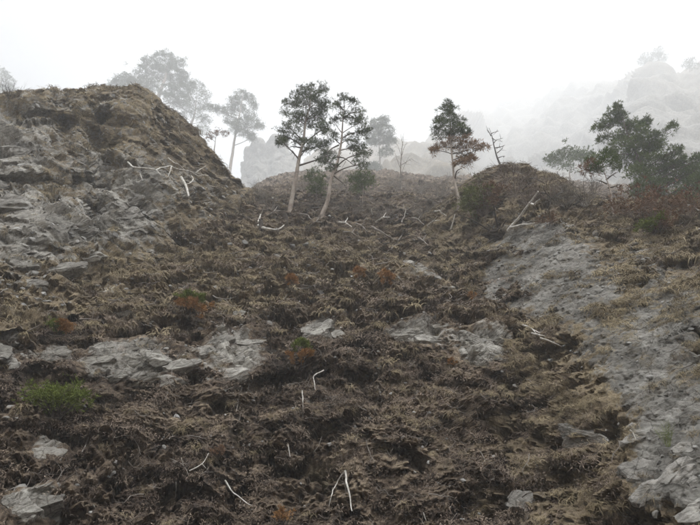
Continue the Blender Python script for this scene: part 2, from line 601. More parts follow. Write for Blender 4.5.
hill_straw = [(270, 270, 190, 38, 0.95), (520, 330, 40, 14, 0.5), (420, 400, 40, 40, 0.4), (300, 440, 250, 60, 0.08), (130, 290, 90, 25, 0.5)]


def hill_relief(P, N, down, R, U, V, rock):
    r = sstep(0.28, 0.62, rock + 0.35 * perlin(P, 0.9, 31))
    r2 = sstep(0.15, 0.5, rock + 0.2 * perlin(P, 0.9, 31))
    return turf(P, N, down, R) * (1 - 0.85 * r2)[:, None] + rocky(P, N, down, R, r, ((2.0, 0.35), (0.7, 0.45), (0.26, 0.4)))


sheet('hillside', M_HILL, hill_cols, 770, 730, -400, 1100, hill_bumps, hill_rock, hill_straw, hill_relief,
      'steep brown hillside of matted dead grass and earth running up to the pines', seen=(2.3, 11.5))

# --- rocky bluff on the left
BR = [16, 18, 20.3, 23.6, 27.4, 31.5, 35, 38, 58, 100, 165]


def bluffcol(base, crest, r0=1.0, rc=1.0, back=(14, 30, 80)):
    vs_ = [base + 45, base + 14, base - 22]
    for f in (0.3, 0.55, 0.82):
        vs_.append(base - 22 + (crest - base + 22) * f)
    vs_ += [crest + 3, crest, crest + back[0], crest + back[1], crest + back[2]]
    q = np.linspace(0, 1, 7).tolist() + [1, 1, 1, 1]
    return [(BR[k] * (r0 + (rc - r0) * q[k]), vs_[k]) for k in range(11)]


bluff_cols = {-420: bluffcol(300, 120, 1.0, 0.95), -100: bluffcol(296, 105, 1.0, 0.98), 0: bluffcol(290, 96, 1.02, 1.0), 35: bluffcol(284, 92, 1.05, 1.0),
              70: bluffcol(275, 95, 1.1, 1.0), 100: bluffcol(264, 92, 1.2, 1.0), 130: bluffcol(256, 91, 1.3, 1.0), 152: bluffcol(251, 103, 1.38, 1.0),
              178: bluffcol(246, 121, 1.46, 1.0), 202: bluffcol(239, 143, 1.58, 1.0), 230: bluffcol(226, 174, 1.85, 1.02),
              255: bluffcol(212, 203, 2.2, 1.08), 290: bluffcol(225, 228, 2.6, 1.25)}
bluff_bumps = [(100, 158, 14, 40, 0.09), (92, 215, 11, 26, 0.1), (78, 185, 12, 9, 0.05), (35, 165, 26, 40, -0.03), (25, 230, 40, 30, -0.04),
               (150, 200, 34, 45, -0.07), (62, 130, 8, 26, 0.07), (30, 185, 60, 7, 0.05), (40, 120, 30, 8, 0.04), (130, 110, 30, 10, -0.02), (105, 125, 10, 12, 0.05), (60, 255, 20, 12, 0.03)]
bluff_rock = [(90, 108, 90, 22, 0.14), (15, 150, 45, 40, 0.3), (40, 235, 55, 36, 0.35), (140, 190, 40, 45, 0.3), (110, 230, 40, 22, 0.3), (90, 165, 20, 30, 0.2),
              (-150, 200, 150, 90, 0.3), (205, 195, 30, 30, 0.12)]
bluff_straw = [(90, 108, 90, 18, 0.6), (120, 150, 26, 14, 0.7), (45, 195, 14, 20, 0.8), (80, 235, 20, 8, 0.6), (150, 260, 70, 14, 0.5)]


def bluff_relief(P, N, down, R, U, V, rock):
    r = sstep(0.2, 0.6, rock + 0.4 * perlin(P, 1.8, 32))
    t = turf(P, N, down, R, 0.8, 0.5)
    return t * (1 - 0.7 * r)[:, None] + rocky(P, N, down, R, 0.2 + 0.8 * r, ((4.0, 0.3), (1.7, 0.32), (0.6, 0.2)))


sheet('rock_bluff', M_BLUFF, bluff_cols, 350, 390, -400, 285, bluff_bumps, bluff_rock, bluff_straw, bluff_relief,
      'steep craggy grey bluff topped with dry grass on the left', 0.34, 0.3, seen=(0.0, 7.4))

# --- scree-covered spur on the right
SR = [8.2, 9.6, 11, 12.6, 14.4, 17.2, 20.2, 23.5, 26.5, 28.5, 42, 70]


def spurcol(vs_, f=1.0, fb=None):
    return [(SR[k] * (fb[k] if fb else f), vs_[k]) for k in range(12)]


spur_cols = {380: spurcol([640, 540, 470, 410, 370, 330, 290, 262, 245, 240, 262, 300], 1.3),
             440: spurcol([640, 530, 460, 402, 360, 312, 270, 240, 216, 208, 225, 270], 1.19),
             475: spurcol([640, 527, 455, 398, 354, 304, 260, 226, 195, 184, 200, 250], 1.165),
             505: spurcol([640, 525, 452, 395, 350, 298, 252, 212, 180, 171, 190, 240], 1.13),
             545: spurcol([640, 525, 450, 393, 346, 293, 250, 214, 184, 176, 196, 240], 1.08),
             600: spurcol([640, 525, 448, 390, 342, 290, 252, 224, 207, 201, 216, 250], 1.02),
             650: spurcol([640, 525, 447, 388, 340, 290, 254, 230, 213, 206, 220, 250], 0.97),
             720: spurcol([640, 525, 445, 385, 338, 290, 255, 232, 217, 210, 222, 250], 0.92),
             1120: spurcol([640, 525, 445, 385, 338, 290, 255, 232, 217, 210, 222, 250], 0.85)}
spur_bumps = [(497, 240, 22, 10, 0.05), (560, 240, 40, 25, -0.025), (640, 300, 40, 60, 0.02), (585, 330, 30, 60, -0.02), (690, 330, 30, 60, -0.02)]
spur_rock = [(600, 310, 120, 70, 0.06), (540, 248, 48, 32, 0.85), (505, 285, 34, 24, 0.8), (570, 290, 55, 30, 0.62), (620, 345, 60, 40, 0.46), (680, 300, 40, 45, 0.42), (640, 250, 36, 16, 0.32),
             (680, 420, 50, 60, 0.65), (650, 385, 40, 20, 0.5), (900, 350, 150, 150, 0.4), (690, 470, 60, 50, 0.6)]
spur_straw = [(625, 300, 24, 50, 0.6), (610, 320, 30, 40, 0.8), (665, 310, 28, 26, 0.9), (560, 262, 30, 12, 0.7), (600, 290, 50, 20, 0.5), (640, 380, 60, 20, 0.6), (690, 350, 30, 40, 0.6)]


def spur_relief(P, N, down, R, U, V, rock):
    r = sstep(0.2, 0.55, rock + 0.25 * perlin(P, 1.2, 33) + 0.2 * perlin(P, 0.3, 34))
    return turf(P, N, down, R, 0.85) * (1 - 0.88 * r)[:, None] + rocky(P, N, down, R, r, ((1.6, 0.1), (0.5, 0.14), (0.17, 0.3)))


sheet('scree_spur', M_SPUR, spur_cols, 400, 430, 395, 1100, spur_bumps, spur_rock, spur_straw, spur_relief,
      'grey scree and tan grass spur rising on the right', 0.1, 0.3, seen=(0.3, 9.6))

# --- far cliffs in the mist
far_cols = {300: [(201, 215), (247, 196), (305, 182), (379, 171), (460, 166), (494, 172), (552, 260)],
            380: [(201, 213), (244, 190), (297, 172), (368, 158), (460, 148), (494, 152), (564, 240)],
            440: [(205, 212), (247, 183), (313, 160), (402, 141), (529, 128), (564, 132), (644, 230)],
            500: [(262, 210), (365, 175), (539, 147), (702, 122), (898, 106), (971, 108), (1079, 210)],
            560: [(241, 208), (336, 168), (494, 136), (646, 108), (827, 90), (898, 92), (1006, 200)],
            610: [(251, 211), (316, 167), (407, 134), (530, 103), (665, 84), (711, 86), (822, 204)],
            655: [(205, 211), (258, 162), (334, 125), (428, 91), (526, 68), (565, 70), (658, 194)],
            690: [(202, 212), (253, 162), (322, 126), (409, 94), (491, 78), (531, 80), (632, 194)],
            740: [(195, 212), (248, 164), (314, 126), (404, 92), (483, 72), (526, 72), (632, 194)],
            1060: [(195, 212), (248, 164), (314, 126), (404, 92), (483, 68), (526, 68), (632, 194)]}


def far_relief(P, N, down, R, U, V, rock):
    h = 15 * perlin(P, 70, 41) + 9 * perlin(P, 28, 42) + 3.0 * perlin(P, 12, 43) + 9 * (0.5 - np.abs(perlin(P * [1, 1, 0.6], 34, 46)) * 2) + 4 * (0.5 - np.abs(perlin(P * [1, 1, 0.6], 15, 47)) * 2)
    return N * h[:, None] + rocky(P, N, down, R, 0.6 * sstep(0.3, 0.6, rock + 0.4 * perlin(P, 14, 45)), ((30, 0.4), (14, 0.35)))


sheet('far_cliff', M_FAR, far_cols, 250, 210, 305, 1050, [], [(600, 140, 150, 60, 0.3)], [], far_relief,
      'pale mountainside with cliffs fading into the mist behind the trees', 0.45, 0.4)
pin = {228: 215, 240: 198, 246: 168, 252: 150, 258: 143, 266: 147, 275: 137, 284: 144, 293: 156, 303: 170, 322: 205}
pin_cols = {c: [(299, max(215, v + 10)), (318, v + (215 - v) * 0.55 if v < 215 else 220), (332, v + (215 - v) * 0.2), (341, v), (356, v + 1), (377, v + 40)]
            for c, v in pin.items()}


def pin_relief(P, N, down, R, U, V, rock):
    return N * (4.2 * perlin(P, 27, 51) + 2 * perlin(P, 10, 52))[:, None] + rocky(P, N, down, R, np.full(len(P), 0.8), ((13, 0.45), (5, 0.4), (1.8, 0.35)))


sheet('rock_pinnacle', M_FAR, pin_cols, 140, 140, 229, 321, [(250, 165, 4, 30, 0.03)], [], [], pin_relief,
      'pale rounded rock tower in the mist left of the tall pines', 0.75, 0.2)

# --- level ground behind the camera
me = np_mesh('valley_ground', [(-300, -300, -1.75), (300, -300, -1.75), (300, 3.0, -1.75), (-300, 3.0, -1.75)], [(0, 1, 2, 3)], False,
             {'rock': ('FLOAT', np.zeros(4)), 'straw': ('FLOAT', np.full(4, 0.5))})
me.materials.append(M_HILL)
tag(new_obj('valley_ground', me), 'level ground at the foot of the hillside', 'ground', kind='structure')

# --- unseen slope added behind the camera to block low sky light on the hill
ox, oy = np.meshgrid(np.linspace(-330, 330, 90), np.linspace(0, 1, 40))
oy = oy.ravel()
op = np.stack([ox.ravel(), -22 - 150 * oy, -2.2 + 118 * oy ** 0.9], -1)
op[:, 2] += (0.3 + oy) * (9 * perlin(op, 40, 55) + 5 * perlin(op, 13, 56))
i, j = np.meshgrid(np.arange(39), np.arange(89), indexing='ij')
F = np.stack([i * 90 + j, (i + 1) * 90 + j, (i + 1) * 90 + j + 1, i * 90 + j + 1], -1).reshape(-1, 4)
me = np_mesh('sky_block_slope', op, F, False, {'rock': ('FLOAT', np.full(len(op), 0.2)), 'straw': ('FLOAT', np.zeros(len(op)))})
me.materials.append(M_HILL)
tag(new_obj('sky_block_slope', me), 'brown slope added out of view to block low sky light', 'terrain', kind='structure')

# ------------------------------------------------------------------ ground look-up
aP = np.vstack([s['P'] for s in SHEETS])
aN = np.vstack([s['N'] for s in SHEETS])
aD = np.vstack([s['down'] for s in SHEETS])
aR = np.linalg.norm(aP, axis=1)
_u, _v = project(aP)
GX, GY = 450, 320
ci = np.round((_u + 100) / 2).astype(int)
cj = np.round(_v / 2).astype(int)
ok = np.where((ci >= 0) & (ci < GX) & (cj >= 0) & (cj < GY) & (aP[:, 1] > 0))[0]
ok = ok[np.argsort(-aR[ok])]
GMAP = np.full((GX, GY), -1, int)
GMAP[ci[ok], cj[ok]] = ok


def gidx(u, v):
    i, j = int(round((u + 100) / 2)), int(round(v / 2))
    for rad in range(0, 12):
        best = None
        for a in range(-rad, rad + 1):
            for b in range(-rad, rad + 1):
                ii, jj = i + a, j + b
                if 0 <= ii < GX and 0 <= jj < GY and GMAP[ii, jj] >= 0:
                    k = GMAP[ii, jj]
                    if best is None or aR[k] < aR[best]:
                        best = k
        if best is not None:
            return best
    return 0


def ground(u, v):
    """the point of the slope that is seen through a photograph pixel, its normal and its downhill direction"""
    k = gidx(u, v)
    return rays(u, v) * aR[k], aN[k], aD[k]


cP = aP[::11]


def ground_under(x, y):
    d = np.abs(cP[:, 0] - x) + np.abs(cP[:, 1] - y)
    k = np.where(d < 1.2)[0]
    if len(k) == 0:
        return cP[np.argmin(d), 2]
    return np.percentile(cP[k, 2], 60)


# ------------------------------------------------------------------ scattered ground cover (uncountable)
def basis_euler(x, y, z):
    R20, R21, R22 = x[:, 2], y[:, 2], z[:, 2]
    return np.stack([np.arctan2(R21, R22), -np.arcsin(np.clip(R20, -1, 1)), np.arctan2(x[:, 1], x[:, 0])], -1)


def scatter(name, protos, P, E, S, label, cat):
    col = bpy.data.collections.new(name + '_pieces')
    for k, me in enumerate(protos):
        col.objects.link(bpy.data.objects.new(name + '_piece', me))
    me = bpy.data.meshes.new(name)
    me.vertices.add(len(P))
    me.vertices.foreach_set('co', np.ascontiguousarray(P, np.float32).ravel())
    for an, tp, arr in (('rot', 'FLOAT_VECTOR', E.astype(np.float32)), ('scl', 'FLOAT', S.astype(np.float32)),
                        ('pid', 'INT', rng.integers(0, len(protos), len(P)).astype(np.int32))):
        a = me.attributes.new(an, tp, 'POINT')
        a.data.foreach_set('vector' if tp == 'FLOAT_VECTOR' else 'value', np.ascontiguousarray(arr).ravel())
    o = new_obj(name, me)
    nt = bpy.data.node_groups.new(name, 'GeometryNodeTree')
    nt.interface.new_socket('Geometry', in_out='INPUT', socket_type='NodeSocketGeometry')
    nt.interface.new_socket('Geometry', in_out='OUTPUT', socket_type='NodeSocketGeometry')
    gi, go = nt.nodes.new('NodeGroupInput'), nt.nodes.new('NodeGroupOutput')
    ip = nt.nodes.new('GeometryNodeInstanceOnPoints')
    cinf = nt.nodes.new('GeometryNodeCollectionInfo')
    cinf.inputs['Collection'].default_value = col
    cinf.inputs['Separate Children'].default_value = True
    cinf.inputs['Reset Children'].default_value = True

    def attr(n, t):
        a = nt.nodes.new('GeometryNodeInputNamedAttribute')
        a.data_type = t
        a.inputs['Name'].default_value = n
        return a.outputs['Attribute']
    e2r = nt.nodes.new('FunctionNodeEulerToRotation')
    nt.links.new(attr('rot', 'FLOAT_VECTOR'), e2r.inputs[0])
    nt.links.new(gi.outputs[0], ip.inputs['Points'])
    nt.links.new(cinf.outputs[0], ip.inputs['Instance'])
    ip.inputs['Pick Instance'].default_value = True
    nt.links.new(attr('pid', 'INT'), ip.inputs['Instance Index'])
    nt.links.new(e2r.outputs[0], ip.inputs['Rotation'])
    nt.links.new(attr('scl', 'FLOAT'), ip.inputs['Scale'])
    nt.links.new(ip.outputs['Instances'], go.inputs[0])
    md = o.modifiers.new('scatter', 'NODES')
    md.node_group = nt
    tag(o, label, cat, kind='stuff')
    return o


def blade_proto(name, mat, nb, length, width, spread, droop, lie, seed):
    """a shaggy tuft: blades leave the middle, arch over and hang downhill (-Y)"""
    r = np.random.default_rng(seed)
    m = MB()
    for _ in range(nb):
        a = r.uniform(0, 2 * np.pi)
        d = np.array([math.cos(a), math.sin(a) - lie, 0.0])
        d /= np.linalg.norm(d) + 1e-6
        L = length * r.uniform(0.5, 1.2)
        b0 = np.array([r.normal() * spread, r.normal() * spread, 0])
        up0 = r.uniform(0.25, 1.1)
        pts = []
        for t in np.linspace(0, 1, 4):
            pts.append(b0 + d * L * (0.75 * t) + np.array([0, 0, L * (up0 * t - droop * t * t)]))
        pts = np.array(pts)
        sd_ = np.cross(d, [0, 0, 1]) * 1.0 + r.normal(size=3) * 0.3
        sd_ /= np.linalg.norm(sd_)
        w = width * r.uniform(0.6, 1.4) * np.array([1, 0.9, 0.65, 0.15])
        V = np.vstack([pts - sd_ * w[:, None], pts + sd_ * w[:, None]])
        m.add(V, [[k, k + 1, k + 5, k + 4] for k in range(3)])
    return m.mesh(name, mat)


def pick(sheet_names, dens, maxr=1e9, minr=0, vis=True):
    """random points over the slopes, weighted by a density function of the sheet's data"""
    Ps, Ns, Ds, Rs = [], [], [], []
    for s in SHEETS:
        if s['name'] not in sheet_names:
            continue
        w = s['area'] * dens(s)
        w = w * ((s['R'] < maxr) & (s['R'] > minr) & (s['U'] > -110) & (s['U'] < 810))
        n = rng.poisson(w.sum())
        if n == 0:
            continue
        k = rng.choice(len(w), n, p=w / w.sum())
        Ps.append(s['P'][k] + rng.normal(size=(n, 3)) * 0.02)
        Ns.append(s['N'][k])
        Ds.append(s['down'][k])
        Rs.append(s['R'][k])
    return np.vstack(Ps), np.vstack(Ns), np.vstack(Ds), np.concatenate(Rs)


def frames(N, D, zmix=0.35, twist=0.5):
    n = len(N)
    z = N * (1 - zmix) + np.array([0, 0, 1.0]) * zmix + rng.normal(size=(n, 3)) * 0.15
    z /= np.linalg.norm(z, axis=1, keepdims=True)
    y = -D + rng.normal(size=(n, 3)) * twist
    y -= z * (y * z).sum(1, keepdims=True)
    y /= np.linalg.norm(y, axis=1, keepdims=True) + 1e-6
    return basis_euler(np.cross(y, z), y, z)


G_NEAR = [blade_proto('tuft', M_GRASS, 44, 0.24, 0.0032, 0.06, 0.95, 0.7, 100 + k) for k in range(5)]
G_FAR = [blade_proto('tuft', M_GRASS, 40, 0.3, 0.009, 0.10, 0.9, 0.7, 120 + k) for k in range(5)]
L_NEAR = [blade_proto('litter', M_LITTER, 36, 0.085, 0.0042, 0.1, 0.95, 0.3, 140 + k) for k in range(5)]
L_FAR = [blade_proto('litter', M_LITTER, 36, 0.16, 0.009, 0.16, 0.95, 0.5, 160 + k) for k in range(4)]

patch = lambda s, lam, seed, a, b: sstep(a, b, perlin(s['P'], lam, seed))
GD = lambda s: sstep(-0.12, 0.1, s['lump']) * (0.06 + 0.94 * s['straw']) * (2.8 if s['name'] == 'scree_spur' else 1.0) * (0.15 + 0.85 * patch(s, 1.1, 61, -0.15, 0.25)) * (1 - 0.6 * sstep(0.4, 0.8, s['rock']))
LD = lambda s: (0.04 + 0.96 * sstep(-0.1, 0.1, s['lump'])) * (0.25 + 0.75 * patch(s, 0.9, 62, -0.2, 0.2)) * (1 - 0.9 * sstep(0.25, 0.55, s['rock']))
three = ('hillside', 'rock_bluff', 'scree_spur')
P, N, D, R = pick(three, lambda s: 30 * GD(s), 17)
scatter('dead_grass', G_NEAR, P, frames(N, D), rng.uniform(0.5, 1.25, len(P)), 'dry tan grass hanging over the near slope', 'grass')
P, N, D, R = pick(three, lambda s: 16 * GD(s), 75, 15)
scatter('slope_grass', G_FAR, P, frames(N, D), rng.uniform(0.5, 1.15, len(P)) * np.where(R > 35, 1.25, 1.0), 'dry tan grass tufts over the upper slopes', 'grass')
P, N, D, R = pick(('hillside', 'scree_spur'), lambda s: 45 * LD(s), 17)
scatter('plant_litter', L_NEAR, P, frames(N, D, 0.1, 1.0), rng.uniform(0.4, 1.3, len(P)), 'dark brown plant litter matted over the near slope', 'plant litter')
P, N, D, R = pick(('hillside', 'scree_spur'), lambda s: 7 * LD(s), 75, 15)
scatter('slope_litter', L_FAR, P, frames(N, D, 0.15, 1.0), rng.uniform(0.5, 1.2, len(P)), 'dark brown litter and heath on the upper hillside', 'plant litter')


def twig_proto(seed):
    r = np.random.default_rng(seed)
    m = MB()
    L = r.uniform(0.12, 0.4)
    p = np.array([[-L / 2 + L * t, 0, 0.01] for t in np.linspace(0, 1, 5)]) + r.normal(size=(5, 3)) * L * 0.05
    m.tube(p, np.linspace(0.006, 0.002, 5), 4)
    if r.random() < 0.6:
        q = p[2] + np.array([[0, 0, 0], [L * .12, L * .1, 0.01], [L * .2, L * .25, 0.03]])
        m.tube(q, [0.004, 0.003, 0.0015], 4)
    return m.mesh('twig', M_TWIG)


TW = [twig_proto(200 + k) for k in range(6)]
P, N, D, R = pick(('hillside', 'scree_spur'), lambda s: 7 * LD(s), 18)
scatter('twig_litter', TW, P + N * 0.04, frames(N, D, 0.0, 2.0), rng.uniform(0.5, 1.6, len(P)), 'thin broken twigs strewn over the near slope', 'twigs')
P, N, D, R = pick(three, lambda s: 1.6 * LD(s), 60, 17)
scatter('slope_twigs', TW, P + N * 0.08, frames(N, D, 0.1, 2.0), rng.uniform(1.2, 3.2, len(P)), 'broken grey branches strewn over the upper slopes', 'twigs')


def chop_rock(seed, sub=2, dims=(1, 1, 1), planes=9, nz=0.05):
    """a boulder: a ball cut back by random planes, then roughened"""
    r = np.random.default_rng(seed)
    V, F = ICO[sub]
    V = V.copy()
    ns = r.normal(size=(planes, 3))
    ns /= np.linalg.norm(ns, axis=1, keepdims=True)
    if sub >= 4:
        ns[0] = np.array([0.25 * r.normal(), 0.25 * r.normal(), 1.0])
        ns[0] /= np.linalg.norm(ns[0])
    for q_, n_ in enumerate(ns):
        d = r.uniform(0.3, 0.42) if (q_ == 0 and sub >= 4) else r.uniform(0.4, 0.75)
        s_ = V @ n_
        V = V - np.clip(s_ - d, 0, None)[:, None] * n_
    V += (V / np.linalg.norm(V, axis=1, keepdims=True)) * (nz * perlin(V + seed * 3.1, 0.6, 71) + nz * 0.6 * perlin(V + seed, 0.22, 72))[:, None]
    if sub >= 4:
        h = cells(V * np.array([0.8, 1.5, 1.2]) + seed + 0.08 * perlin(V, 0.5, 73)[:, None], 0.62, 5)
        h += 0.5 * cells(V * np.array([0.8, 1.5, 1.2]) + seed, 0.26, 6)
        V += (V / np.linalg.norm(V, axis=1, keepdims=True)) * (0.42 * h)[:, None]
    return V * np.array(dims), F


def ico(sub):
    import bmesh
    bm = bmesh.new()
    bmesh.ops.create_icosphere(bm, subdivisions=sub, radius=1.0)
    V = np.array([v.co[:] for v in bm.verts])
    F = np.array([[v.index for v in f.verts] for f in bm.faces])
    bm.free()
    return V, F


ICO = {k: ico(k) for k in (2, 3, 4, 5)}


def stone_proto(k):
    V, F = chop_rock(300 + k, 2, (0.07, 0.055, 0.04), 7, 0.08)
    me_ = np_mesh('stone', V, F, False)
    me_.materials.append(M_STONE)
    return me_


P, N, D, R = pick(three, lambda s: (14 * sstep(0.15, 0.5, s['rock']) + 3.5 * (s['name'] == 'hillside')) * (0.1 + 0.9 * patch(s, 0.8, 63, -0.1, 0.3)), 45)
scatter('loose_stones', [stone_proto(k) for k in range(6)], P, frames(N, D, 0.2, 2.0), rng.lognormal(0, 0.5, len(P)) * np.where(R > 18, 0.8, 0.5),
        'small loose grey stones on the scree and ledges', 'stones')

# ------------------------------------------------------------------ rocks standing out of the slope
def thing(name, loc, label, cat, group=None):
    o = new_obj(name, None, None, Vector(loc))
    o.empty_display_size = 0.2
    tag(o, label, cat, group)
    return o


def slab_matrix(N, D, dip, yaw=0.0):
    """rock axes: x along the image-plane dip, z out of the slope"""
    z = np.array(N) * 0.75 + np.array([0, -0.55, 0.15])
    z /= np.linalg.norm(z)
    x = np.array([math.cos(dip), 0.15 * math.sin(yaw), math.sin(dip)])
    x -= z * (x @ z)
    x /= np.linalg.norm(x)
    return np.stack([x, np.cross(z, x), z], 1)


def rock_piece(u, v, wpx, hpx, dip, seed, sub=None, mat=None, deep=0.8, sink=0.24):
    p, N_, D_ = ground(u, v)
    r_ = np.linalg.norm(p)
    sx, sy = wpx * r_ / FPX * 0.62, hpx * r_ / FPX * 0.66
    sz = deep * min(sx, sy * 1.5)
    V, F = chop_rock(seed, 5 if wpx * hpx > 560 else 4, (sx, sy, sz), 12, 0.05)
    V = V @ slab_matrix(N_, D_, dip, seed).T + p - N_ * sz * sink
    return V, F


def rock_thing(name, label, pieces, mat=None, seed=0, group=None):
    mat = mat or M_ROCK
    if len(pieces) == 1:
        V, F = rock_piece(*pieces[0], seed)
        c = V.mean(0)
        me_ = np_mesh(name, V - c, F, False)
        me_.materials.append(mat)
        o = new_obj(name, me_, None, Vector(c))
        tag(o, label, 'rock', group)
        return o
    base = ground(pieces[0][0], pieces[0][1])[0]
    t = thing(name, base, label, 'rock', group)
    for k, pc in enumerate(pieces):
        V, F = rock_piece(*pc, seed + k)
        me_ = np_mesh('slab', V - base, F, False)
        me_.materials.append(mat)
        new_obj('slab', me_, t)
    return t


R8 = math.radians
rock_thing('rock_outcrop', 'broad pale grey outcrop of tilted slabs on the left of the slope',
           [(112, 347, 52, 14, R8(24)), (100, 360, 34, 12, R8(18)), (150, 342, 36, 13, R8(28)), (160, 358, 30, 17, R8(12)), (135, 362, 30, 12, R8(20)),
            (140, 378, 44, 16, R8(10)), (118, 375, 30, 10, R8(15)), (183, 364, 30, 12, R8(28)), (172, 380, 26, 12, R8(16)), (92, 372, 18, 8, R8(10))], seed=400)
rock_thing('rock_outcrop', 'long pale slab outcrop beside the small orange sapling',
           [(240, 360, 60, 16, R8(24)), (228, 374, 40, 14, R8(18)), (222, 340, 30, 10, R8(15)), (252, 342, 34, 9, R8(10)), (268, 350, 24, 8, R8(5)),
            (232, 386, 30, 10, R8(22)), (206, 352, 20, 14, R8(30))], seed=420)
rock_thing('rock_block', 'upright cracked grey block in the middle of the slope', [(322, 327, 32, 24, R8(35)), (338, 334, 10, 12, R8(60)), (312, 334, 14, 12, R8(20))], seed=440)
rock_thing('rock_outcrop', 'low grey ledge right of the cracked upright block', [(408, 332, 36, 13, R8(5)), (432, 340, 30, 14, R8(-10)), (440, 326, 24, 9, R8(0))], seed=450)
rock_thing('rock_outcrop', 'smooth pale slabs falling to the right below the scree spur',
           [(478, 342, 36, 18, R8(-30)), (500, 354, 34, 15, R8(-28)), (466, 352, 18, 12, R8(-40)), (520, 362, 22, 10, R8(-25))], seed=460)
rock_thing('rock_outcrop', 'jointed grey rock in the bottom left corner', [(20, 508, 36, 22, R8(20)), (46, 502, 24, 20, R8(30)), (8, 500, 18, 18, R8(10)), (52, 516, 20, 12, R8(12))], seed=470)
rock_thing('embedded_rock', 'half buried grey rock above the bottom left outcrop', [(48, 452, 40, 22, R8(20))], seed=480)
rock_thing('embedded_rock', 'small rounded grey rock left of the broad slab outcrop', [(58, 351, 24, 11, R8(18))], seed=482)
rock_thing('rock_outcrop', 'weathered grey rocks at the left edge below the bluff', [(6, 335, 26, 18, R8(25)), (10, 362, 26, 16, R8(15)), (-14, 350, 30, 26, R8(20))], seed=484)
rock_thing('embedded_rock', 'small flat rock high on the left slope', [(122, 312, 24, 8, R8(5))], seed=488)
rock_thing('embedded_rock', 'lone grey rock among the tufts in the upper middle', [(278, 256, 10, 8, R8(20))], seed=489)
rock_thing('embedded_rock', 'grey rock lying just above the long slab outcrop', [(238, 312, 18, 9, R8(10))], seed=490)
rock_thing('rock_outcrop', 'dark jointed rock blocks at the lower right edge',
           [(655, 440, 44, 30, R8(30)), (684, 448, 36, 26, R8(20)), (640, 470, 30, 34, R8(60)), (672, 474, 46, 24, R8(25)), (694, 480, 30, 22, R8(20)),
            (650, 494, 40, 22, R8(15)), (690, 416, 30, 18, R8(25)), (662, 412, 26, 14, R8(10)), (632, 440, 20, 22, R8(50)), (700, 510, 40, 22, R8(20))],
           M_ROCK_DARK, seed=500)
rock_thing('embedded_rock', 'bluish grey rock face in the gully on the lower right', [(582, 432, 40, 26, R8(-35))], M_ROCK_DARK, seed=520)
rock_thing('embedded_rock', 'grey rock in the gully below the pale slabs', [(556, 390, 30, 18, R8(-30))], M_ROCK_DARK, seed=522)
rock_thing('embedded_rock', 'pale little rock face low on the slope right of centre', [(522, 505, 26, 24, R8(-50))], M_ROCK_DARK, seed=524)
rock_thing('rock_outcrop', 'grey ledges in the gully below the bare tree', [(418, 268, 22, 8, R8(-15)), (430, 274, 20, 8, R8(-10)), (408, 262, 14, 6, R8(0))], seed=526)
rock_thing('rock_outcrop', 'pale rock ledge at the foot of the bluff', [(58, 268, 44, 18, R8(25)), (92, 254, 36, 14, R8(30)), (36, 284, 30, 10, R8(15)), (22, 262, 30, 20, R8(30))], seed=530)
rock_thing('rock_outcrop', 'grey slabs under the dead branches on the bluff', [(104, 236, 26, 14, R8(-25)), (128, 214, 26, 14, R8(40)), (140, 196, 30, 16, R8(50))], M_ROCK_DARK, seed=540)
rock_thing('crag', 'rounded grey crag near the left edge of the bluff', [(14, 150, 40, 30, R8(30)), (18, 205, 44, 26, R8(15)), (-8, 185, 40, 30, R8(25))], M_ROCK_DARK, seed=550)

# ------------------------------------------------------------------ dead wood
def stick(name, label, pxs, wpx, mat, lift=0.5, forks=(), cat='branch', group=None, rough=0.02):
    """a branch lying on the slope, its course given at points on the ground"""
    lst = [pxs] + list(forks)
    base = ground(*pxs[0][:2])[0]
    out = []
    for n_, line in enumerate(lst):
        pts = []
        for q in line:
            p, N_, D_ = ground(q[0], q[1])
            lf = q[2] if len(q) > 2 else lift
            r_ = np.linalg.norm(p)
            pts.append((p, r_, lf))
        # keep neighbouring points from jumping in depth over hollows
        rm = np.array([x[1] for x in pts])
        rm = np.minimum(rm, 0.5 * rm + 0.5 * np.median(rm)) * 0.995
        P_ = np.array([x[0] / x[1] * (rr * (1 - 0.012 * x[2])) for x, rr in zip(pts, rm)])
        t = np.linspace(0, 1, max(7, len(line) * 4))
        C = pchip(np.linspace(0, 1, len(P_)), P_, t)
        L = np.linalg.norm(P_[-1] - P_[0])
        C = C + np.stack([perlin(C + k * 7.7, L * 0.25 + 0.02, 81) for k in range(3)], -1) * L * rough
        w = wpx * rm.mean() / FPX * 0.5 * (1 if n_ == 0 else 0.65)
        out.append((C, w * np.linspace(1.0, 0.35, len(t))))
    m = MB()
    m.tube(*out[0], 7)
    if len(out) == 1:
        o = new_obj(name, m.mesh(name, mat, True, base), None, Vector(base))
        return tag(o, label, cat, group)
    t = thing(name, base, label, cat, group)
    new_obj('stem', m.mesh('stem', mat, True, base), t)
    for C, w in out[1:]:
        mm = MB()
        mm.tube(C, w, 6)
        new_obj('side_branch', mm.mesh('side_branch', mat, True, base), t)
    return t


